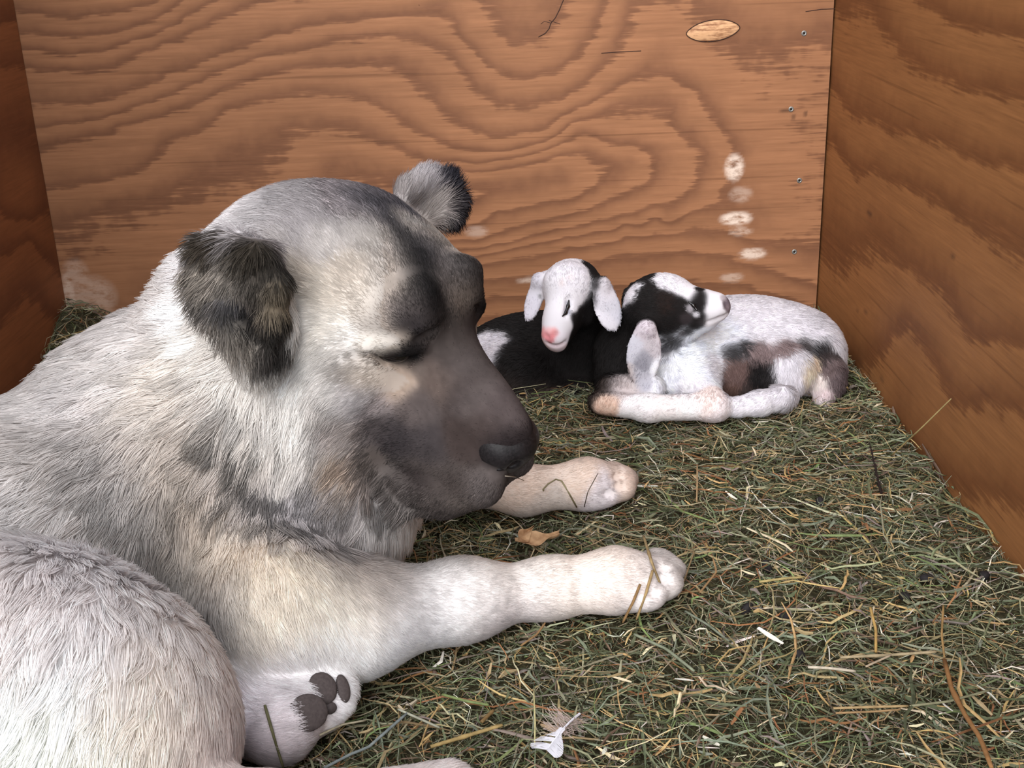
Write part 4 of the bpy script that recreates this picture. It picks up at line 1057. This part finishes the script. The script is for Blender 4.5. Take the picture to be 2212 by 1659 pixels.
# ---------------------------------------------------------------- loose bits lying on the hay
def straw_mesh(name, pts, w, rgb, flat=0.8, k=7, node=None, split=0.0):
    """a dry stalk: tube with closed ends, slight kinks and an optional swollen joint"""
    P = np.array(pts, float)
    # resample along the path
    L = np.concatenate([[0], np.cumsum(np.linalg.norm(np.diff(P, axis=0), axis=1))])
    s = np.linspace(0, L[-1], 12)
    X = np.stack([np.interp(s, L, P[:, i]) for i in range(3)], 1)
    n = len(X)
    rad = np.full(n, w / 2); rad[0] *= 0.92; rad[-1] *= 0.75
    if node is not None: rad[int(node * (n - 1))] *= 1.35
    T = np.gradient(X, axis=0); T /= np.linalg.norm(T, axis=1, keepdims=True)
    A = np.cross(T, np.array([0.05, 0.02, 1.0])); A /= np.linalg.norm(A, axis=1, keepdims=True); B = np.cross(A, T)
    V = [X[i] + rad[i] * (math.cos(2 * math.pi * j / k) * A[i] + flat * math.sin(2 * math.pi * j / k) * B[i]) for i in range(n) for j in range(k)]
    T3 = []
    for i in range(n - 1):
        for j in range(k):
            a, b, c, d = i * k + j, i * k + (j + 1) % k, (i + 1) * k + (j + 1) % k, (i + 1) * k + j
            T3 += [(a, b, c), (a, c, d)]
    V += [X[0], X[-1]]
    for j in range(k):
        T3.append((n * k, (j + 1) % k, j)); T3.append((n * k + 1, (n - 1) * k + j, (n - 1) * k + (j + 1) % k))
    me = mesh_np(name, V, T3, M_HAY, smooth=True)
    r = np.random.default_rng(len(V) + int(w * 1e5))
    C = np.tile(lin(rgb), (len(V), 1))
    ring = np.concatenate([np.repeat(r.uniform(0.82, 1.1, n), k), [0.7, 0.7]])
    set_col(me, 'col', C * ring[:, None])
    return me
def hz(u, v, dz=0.010):
    p = atz(u, v, dz)
    for _ in range(3): p = atz(u, v, float(hay_h(np.array([p[0]]), np.array([p[1]]))[0]) + dz)
    return p
STRAWS = [
 ([(930,1613,.012),(1000,1592,.013),(1085,1566,.014)], .0052, (206,166,88), 'thick golden straw stalk lying left of the white feather', .5),
 ([(1040,1560,.010),(1066,1534,.010)], .0050, (160,118,60), 'short brown straw stub crossing above the thick golden stalk', None),
 ([(1153,1492,.03),(1156,1560,.02),(1155,1612,.008)], .0020, (214,200,128), 'upright pale yellow stalk standing beside the white feather', None),
 ([(1745,1441,.014),(1790,1443,.014),(1848,1450,.012)], .0042, (226,206,176), 'pale split straw with a bright end near the right foreground', None),
 ([(1815,1420,.012),(1920,1415,.013),(2022,1408,.012)], .0044, (196,170,122), 'long tan straw lying level above the orange twig', .4),
 ([(1870,1440,.016),(1925,1415,.017)], .0030, (204,176,140), 'short pinkish straw leaning across the long tan straw', None),
 ([(2040,1425,.014),(2056,1490,.014),(2085,1545,.015),(2118,1595,.015),(2142,1659,.013)], .0058, (184,120,58), 'thick orange twig curving down to the bottom right', .45),
 ([(2038,1308,.035),(2034,1370,.025),(2040,1420,.015)], .0030, (176,130,66), 'thin upright orange stem above the thick twig', None),
 ([(1800,1530,.012),(1880,1527,.013),(1962,1525,.012)], .0036, (200,160,98), 'level tan straw left of the thick orange twig', None),
 ([(1805,1540,.010),(1870,1538,.010),(1945,1533,.010)], .0030, (186,140,84), 'brown straw lying just below the level tan straw', None),
 ([(1965,1525,.012),(2050,1515,.013),(2140,1490,.013)], .0034, (150,146,104), 'green grey stalk crossing behind the thick orange twig', None),
 ([(1880,1312,.030),(1892,1360,.02),(1892,1410,.010)], .0038, (212,160,72), 'bright yellow bent straw standing in the right foreground', None),
 ([(1888,1310,.030),(1880,1362,.012)], .0026, (206,180,140), 'pale straw propped against the bright yellow bent straw', None),
 ([(1640,1257,.012),(1690,1250,.013),(1738,1246,.013)], .0042, (206,176,96), 'golden flat straw right of the nearer front paw', None),
 ([(1925,985,.008),(1990,925,.06),None], .0030, (198,166,92), 'long golden stalk leaning on the right plywood sheet', None),
 ([(1390,1158,.050),(1408,1215,.058),(1436,1286,.020)], .0040, (186,150,92), 'tan straw lying across the toes of the nearer front paw', .5),
 ([(1410,1232,.052),(1396,1280,.035),(1375,1338,.010)], .0040, (200,158,92), 'golden straw standing in front of the nearer front paw', None),
 ([(1383,1262,.045),(1368,1300,.025),(1345,1345,.010)], .0042, (178,128,68), 'brown straw leaning on the nearer front paw from below', None),
 ([(1176,1082,.012),(1173,1052,.045),(1208,1031,.060),(1226,1060,.056),(1246,1096,.014)], .0030, (190,172,120), 'bent dry stem looped over the farther front paw', None),
 ([(1262,1095,.012),(1270,1062,.056),(1292,1022,.060)], .0015, (130,112,88), 'thin dark stem curving over the farther front paw', None),
 ([(1090,1026,None),(1112,1028,None),(1130,1036,None)], .0016, (214,196,170), 'tiny pale straw stuck under the nose of the dog', None),
 ([(572,1523,.055),(588,1580,.040),(612,1659,.012)], .0036, (122,116,72), 'olive stalk leaning on the hind foot of the dog', None),
 ([(1440,1178,.012),(1500,1190,.012),(1465,1290,.010)], .0024, (176,140,90), 'kinked tan straw in front of the nearer front paw', None),
 ([(1512,1280,.010),(1548,1235,.014),(1540,1205,.020)], .0032, (180,132,78), 'curved brown straw standing between paw and right wall', None),
 ([(1480,1320,.010),(1530,1350,.011),(1575,1385,.010)], .0036, (140,148,120), 'grey green blade right of the nearer front paw tip', None),
 ([(1370,1370,.012),(1440,1402,.013),(1500,1450,.012)], .0044, (152,160,124), 'broad green blade lying below the nearer front paw', None),
 ([(955,1500,.012),(1010,1515,.012),(1056,1523,.012)], .0040, (140,160,84), 'bright green stalk above the thick golden straw', None),
 ([(860,1532,.012),(905,1552,.012),(950,1572,.010)], .0034, (196,194,164), 'pale green stalk with a cut end left of the golden straw', None),
 ([(700,1659,.014),(760,1628,.014),(795,1615,.013),(880,1540,.012)], .0040, (150,162,160), 'bluish grass blade curving right of the hind foot', None),
 ([(690,1588,.020),(740,1565,.018),(790,1556,.013)], .0030, (214,200,160), 'cream straw lying against the pads of the hind foot', None),
 ([(1505,1085,.010),(1506,1040,.022),(1506,1003,.030)], .0026, (196,152,98), 'upright tan straw standing before the two goat kids', None),
 ([(1120,1338,.010),(1160,1310,.012),(1200,1345,.010)], .0022, (168,140,96), 'tan straw arching under the nearer foreleg of the dog', None),
 ([(1265,1130,.012),(1330,1150,.012),(1440,1168,.012)], .0038, (166,160,120), 'long pale green stalk between the two front paws', None),
 ([(1125,1395,.010),(1160,1370,.02),(1178,1345,.03)], .0034, (170,122,66), 'brown straw standing just below the nearer foreleg', None),
]
for pts, w, rgb, lab, node in STRAWS:
    P = []
    for q in pts:
        if q is None: P.append(atx(2055, 861, XR - 0.004)); continue
        if q[2] is None:
            P.append(march(D, [(q[0], q[1])])[0] + (CAM - HT) / np.linalg.norm(CAM - HT) * 0.006); continue
        P.append(hz(*q))
    P = np.array(P); base = P[0].copy()
    if lab.startswith('thin dark') or lab.startswith('bent dry') or 'nearer front paw' in lab or 'hind foot' in lab:
        # rest on the limb: keep every inner point just outside the skin
        for i in range(len(P)):
            dv = float(D.ev(P[i:i + 1])[0])
            if dv < 0.003: P[i] = P[i] + (CAM - P[i]) / np.linalg.norm(CAM - P[i]) * (0.006 - dv)
    o = new_obj('straw', straw_mesh('straw', P - base, w * 0.72, tuple(0.8 * (0.72 * np.array(rgb) + 0.28 * np.mean(rgb))), node=node), label=lab, cat='straw', group='larger straws lying loose on the hay')
    o.location = base

# flat white splinter
def blade_mesh(name, L, W_, th, mat):
    xs = np.linspace(-0.5, 0.5, 7); V = []
    for x in xs:
        w2 = W_ * (0.5 - 0.30 * abs(x) ** 1.5 * 2) * (1 if x < 0.3 else 0.75)
        z = 0.003 * (x * x) 
        V += [(x * L, -w2, z), (x * L, w2, z), (x * L, w2 * 0.9, z + th), (x * L, -w2 * 0.9, z + th)]
    Fq = [(i * 4 + j, i * 4 + (j + 1) % 4, (i + 1) * 4 + (j + 1) % 4, (i + 1) * 4 + j) for i in range(6) for j in range(4)] + [(3, 2, 1, 0), (24, 25, 26, 27)]
    return mesh_np(name, V, Fq, mat, smooth=False)
M_SPL = plain_mat('pale_splinter', (222, 216, 204), 0.6, 0.2, 0.05)
a, b = hz(1638, 1358, .016), hz(1692, 1392, .016)
o = new_obj('wood_splinter', blade_mesh('wood_splinter', np.linalg.norm(b - a), 0.0048, 0.0008, M_SPL), label='bright white wood splinter lying on the hay at right', cat='splinter')
o.location = (a + b) / 2; o.rotation_euler = (0.25, 0, math.atan2(b[1] - a[1], b[0] - a[0]))

# droppings
M_DUNG = plain_mat('dark_dropping', (34, 31, 32), 0.75, 0.2, 0.3, 300)
def pellet(seed):
    r = np.random.default_rng(seed); n, m_ = 12, 8; V = []; Fq = []
    for i in range(m_ + 1):
        th = math.pi * i / m_
        for j in range(n):
            ph = 2 * math.pi * j / n
            k_ = 1 + 0.08 * math.sin(3 * ph + seed) * math.sin(th)
            V.append((0.0072 * math.cos(th) * (1 + 0.06 * seed % 0.3), 0.0052 * math.sin(th) * math.cos(ph) * k_, 0.0050 * math.sin(th) * math.sin(ph) * k_))
    for i in range(m_):
        for j in range(n): Fq.append((i * n + j, i * n + (j + 1) % n, (i + 1) * n + (j + 1) % n, (i + 1) * n + j))
    return mesh_np('dropping', V, Fq, M_DUNG)
pm = [pellet(i) for i in range(3)]
for i, (u, v, lab) in enumerate([(2002, 1249, 'dark dropping in the hay beside the right wall foot, left of a smaller one'), (2127, 1243, 'dark dropping in the hay closest to the right wall'), (1954, 1289, 'dark dropping below the one by the right wall foot'),
        (1694, 1333, 'dark dropping just above the white wood splinter'), (1613, 1315, 'dark dropping right of the nearer front paw'), (1771, 1087, 'dark dropping in the hay below the goat kids'),
        (1657, 1223, 'dark dropping level with the tip of the nearer front paw'), (1727, 1418, 'dark dropping below the white wood splinter')]):
    o = new_obj('dropping', pm[i % 3], label=lab, cat='dropping', group='dark droppings scattered in the hay')
    o.location = hz(u, v, 0.003); o.rotation_euler = (0.2 * i, 0.15 * i, 0.9 * i)

# dry curled leaf
def leaf_mesh():
    t = NT('dry_leaf'); n1 = t.noise(t.mapping(), 90, 5)
    t.bsdf(t.ramp(n1, [(0.3, lin4((140, 104, 74))), (0.7, lin4((196, 160, 122)))]), 0.7, 0.2)
    n, m_ = 15, 9; V = []
    for i in range(n):
        x = i / (n - 1) * 2 - 1
        wv = (1 - abs(x) ** 2.2) * (0.55 + 0.45 * math.cos(3.0 * x + 0.6)) + 0.08
        for j in range(m_):
            y = j / (m_ - 1) * 2 - 1
            V.append((0.024 * x, 0.0095 * wv * y, 0.0045 * (y * y) * (1 + 0.5 * x) + 0.004 * x * x + 0.0012 * math.sin(7 * x + 2 * y)))
    Fq = [(i * m_ + j, (i + 1) * m_ + j, (i + 1) * m_ + j + 1, i * m_ + j + 1) for i in range(n - 1) for j in range(m_ - 1)]
    return mesh_np('blade', V, Fq, t.m)
lf = new_obj('dry_leaf', None, label='dry curled brown leaf lying between the dog\'s front legs', cat='leaf'); lf.location = hz(1160, 1168, 0.012); lf.rotation_euler = (0.35, 0, 0.15)
_lm = leaf_mesh(); b_ = new_obj('blade', _lm, lf); sm = b_.modifiers.new('thickness', 'SOLIDIFY'); sm.thickness = 0.0005
b2 = new_obj('blade', _lm, lf); b2.location = (-0.014, 0.006, 0.003); b2.rotation_euler = (0.6, 0.2, 0.9); b2.scale = (0.6, 0.8, 0.8); sm = b2.modifiers.new('thickness', 'SOLIDIFY'); sm.thickness = 0.0005

# white feather
fe = new_obj('feather', None, label='small white feather with downy base lying in the front hay', cat='feather')
tip_, quill = hz(1183, 1617, 0.016), hz(1252, 1543, 0.020)
fe.location = tip_
ax_ = quill - tip_; L_ = np.linalg.norm(ax_); ex = ax_ / L_; ey = np.cross([0, 0, 1.0], ex); ey /= np.linalg.norm(ey); ez = np.cross(ex, ey)
M_FEA = plain_mat('white_feather', (205, 203, 210), 0.6, 0.2, 0.05)
M_DOWN = plain_mat('grey_down', (186, 168, 160), 0.9, 0.1, 0.15)
new_obj('shaft', line_tube('shaft', [ex * (L_ * s) + ez * 0.003 * math.sin(s * 3) for s in np.linspace(0, 1.0, 9)], np.linspace(0.0005, 0.0012, 9), M_FEA, 6), fe)
rf = np.random.default_rng(5)
for side in (-1, 1):
    V = []; Fq = []
    for i, s in enumerate(np.linspace(-0.02, 0.48, 34)):
        if side > 0 and i in (9, 10, 11, 18, 19): continue
        ln_ = (0.015 if side > 0 else 0.017) * math.sin(math.pi * min(1, (s + 0.14) / 0.5)) + 0.004
        base_ = ex * (L_ * s) + ez * 0.003 * math.sin(s * 3)
        d_ = -ex * 0.75 + ey * side * 0.8; d_ /= np.linalg.norm(d_)
        o_ = len(V)
        for q in range(4):
            f_ = q / 3
            c_ = base_ + d_ * ln_ * f_ + ex * ln_ * 0.25 * f_ * f_ + ez * (0.002 * math.sin(f_ * 2.5) + rf.normal(0, 0.0002))
            w_ = 0.00065 * (1 - 0.5 * f_)
            V += [c_ - ex * w_, c_ + ex * w_]
        Fq += [(o_ + 2 * q, o_ + 2 * q + 1, o_ + 2 * q + 3, o_ + 2 * q + 2) for q in range(3)]
    new_obj('vane', mesh_np('vane', V, Fq, M_FEA), fe)
V = []; Fq = []
for i in range(150):
    s = rf.uniform(0.4, 0.85); sd_ = rf.choice([-1, 1]); base_ = ex * (L_ * s)
    d_ = ey * sd_ * rf.uniform(0.4, 1) - ex * rf.uniform(-0.2, 0.7) + ez * rf.uniform(-0.1, 0.6); d_ /= np.linalg.norm(d_)
    ln_ = rf.uniform(0.008, 0.022); o_ = len(V); pp = np.cross(d_, ez); pp /= np.linalg.norm(pp) + 1e-9
    for q in range(4):
        f_ = q / 3; c_ = base_ + d_ * ln_ * f_ + ez * 0.003 * f_ * f_ + rf.normal(0, 0.0006, 3)
        V += [c_ - pp * 0.00022, c_ + pp * 0.00022]
    Fq += [(o_ + 2 * q, o_ + 2 * q + 1, o_ + 2 * q + 3, o_ + 2 * q + 2) for q in range(3)]
dn = new_obj('down', mesh_np('down', V, Fq, M_DOWN), fe); dn['kind'] = 'stuff'

# dark dried seed head by the right wall
M_SPRIG = plain_mat('dark_sprig', (46, 36, 34), 0.9, 0.1, 0.3)
sg = new_obj('dried_seed_head', None, label='dark bristly seed head standing by the right wall', cat='seed head')
p0 = hz(1905, 1072, 0.0); sg.location = p0
p1 = at(1878, 955, p0[1]) - p0
new_obj('stem', line_tube('stem', [p1 * s for s in np.linspace(0, 1, 6)], np.linspace(0.0016, 0.0005, 6), M_SPRIG, 5), sg)
V = []; Fq = []
for i in range(60):
    s = rf.uniform(0.05, 0.75); b0 = p1 * s; d_ = p1 / np.linalg.norm(p1) * 0.8 + rf.normal(0, 0.45, 3); d_ /= np.linalg.norm(d_); ln_ = rf.uniform(0.006, 0.014)
    pp = np.cross(d_, [0.3, 1, 0.2]); pp /= np.linalg.norm(pp); o_ = len(V)
    V += [b0 - pp * 0.0006, b0 + pp * 0.0006, b0 + np.cross(pp, d_) * 0.0008, b0 + d_ * ln_]
    Fq += [(o_, o_ + 1, o_ + 3), (o_ + 1, o_ + 2, o_ + 3), (o_ + 2, o_, o_ + 3)]
bt = new_obj('bristles', mesh_np('bristles', V, Fq, M_SPRIG), sg); bt['kind'] = 'stuff'
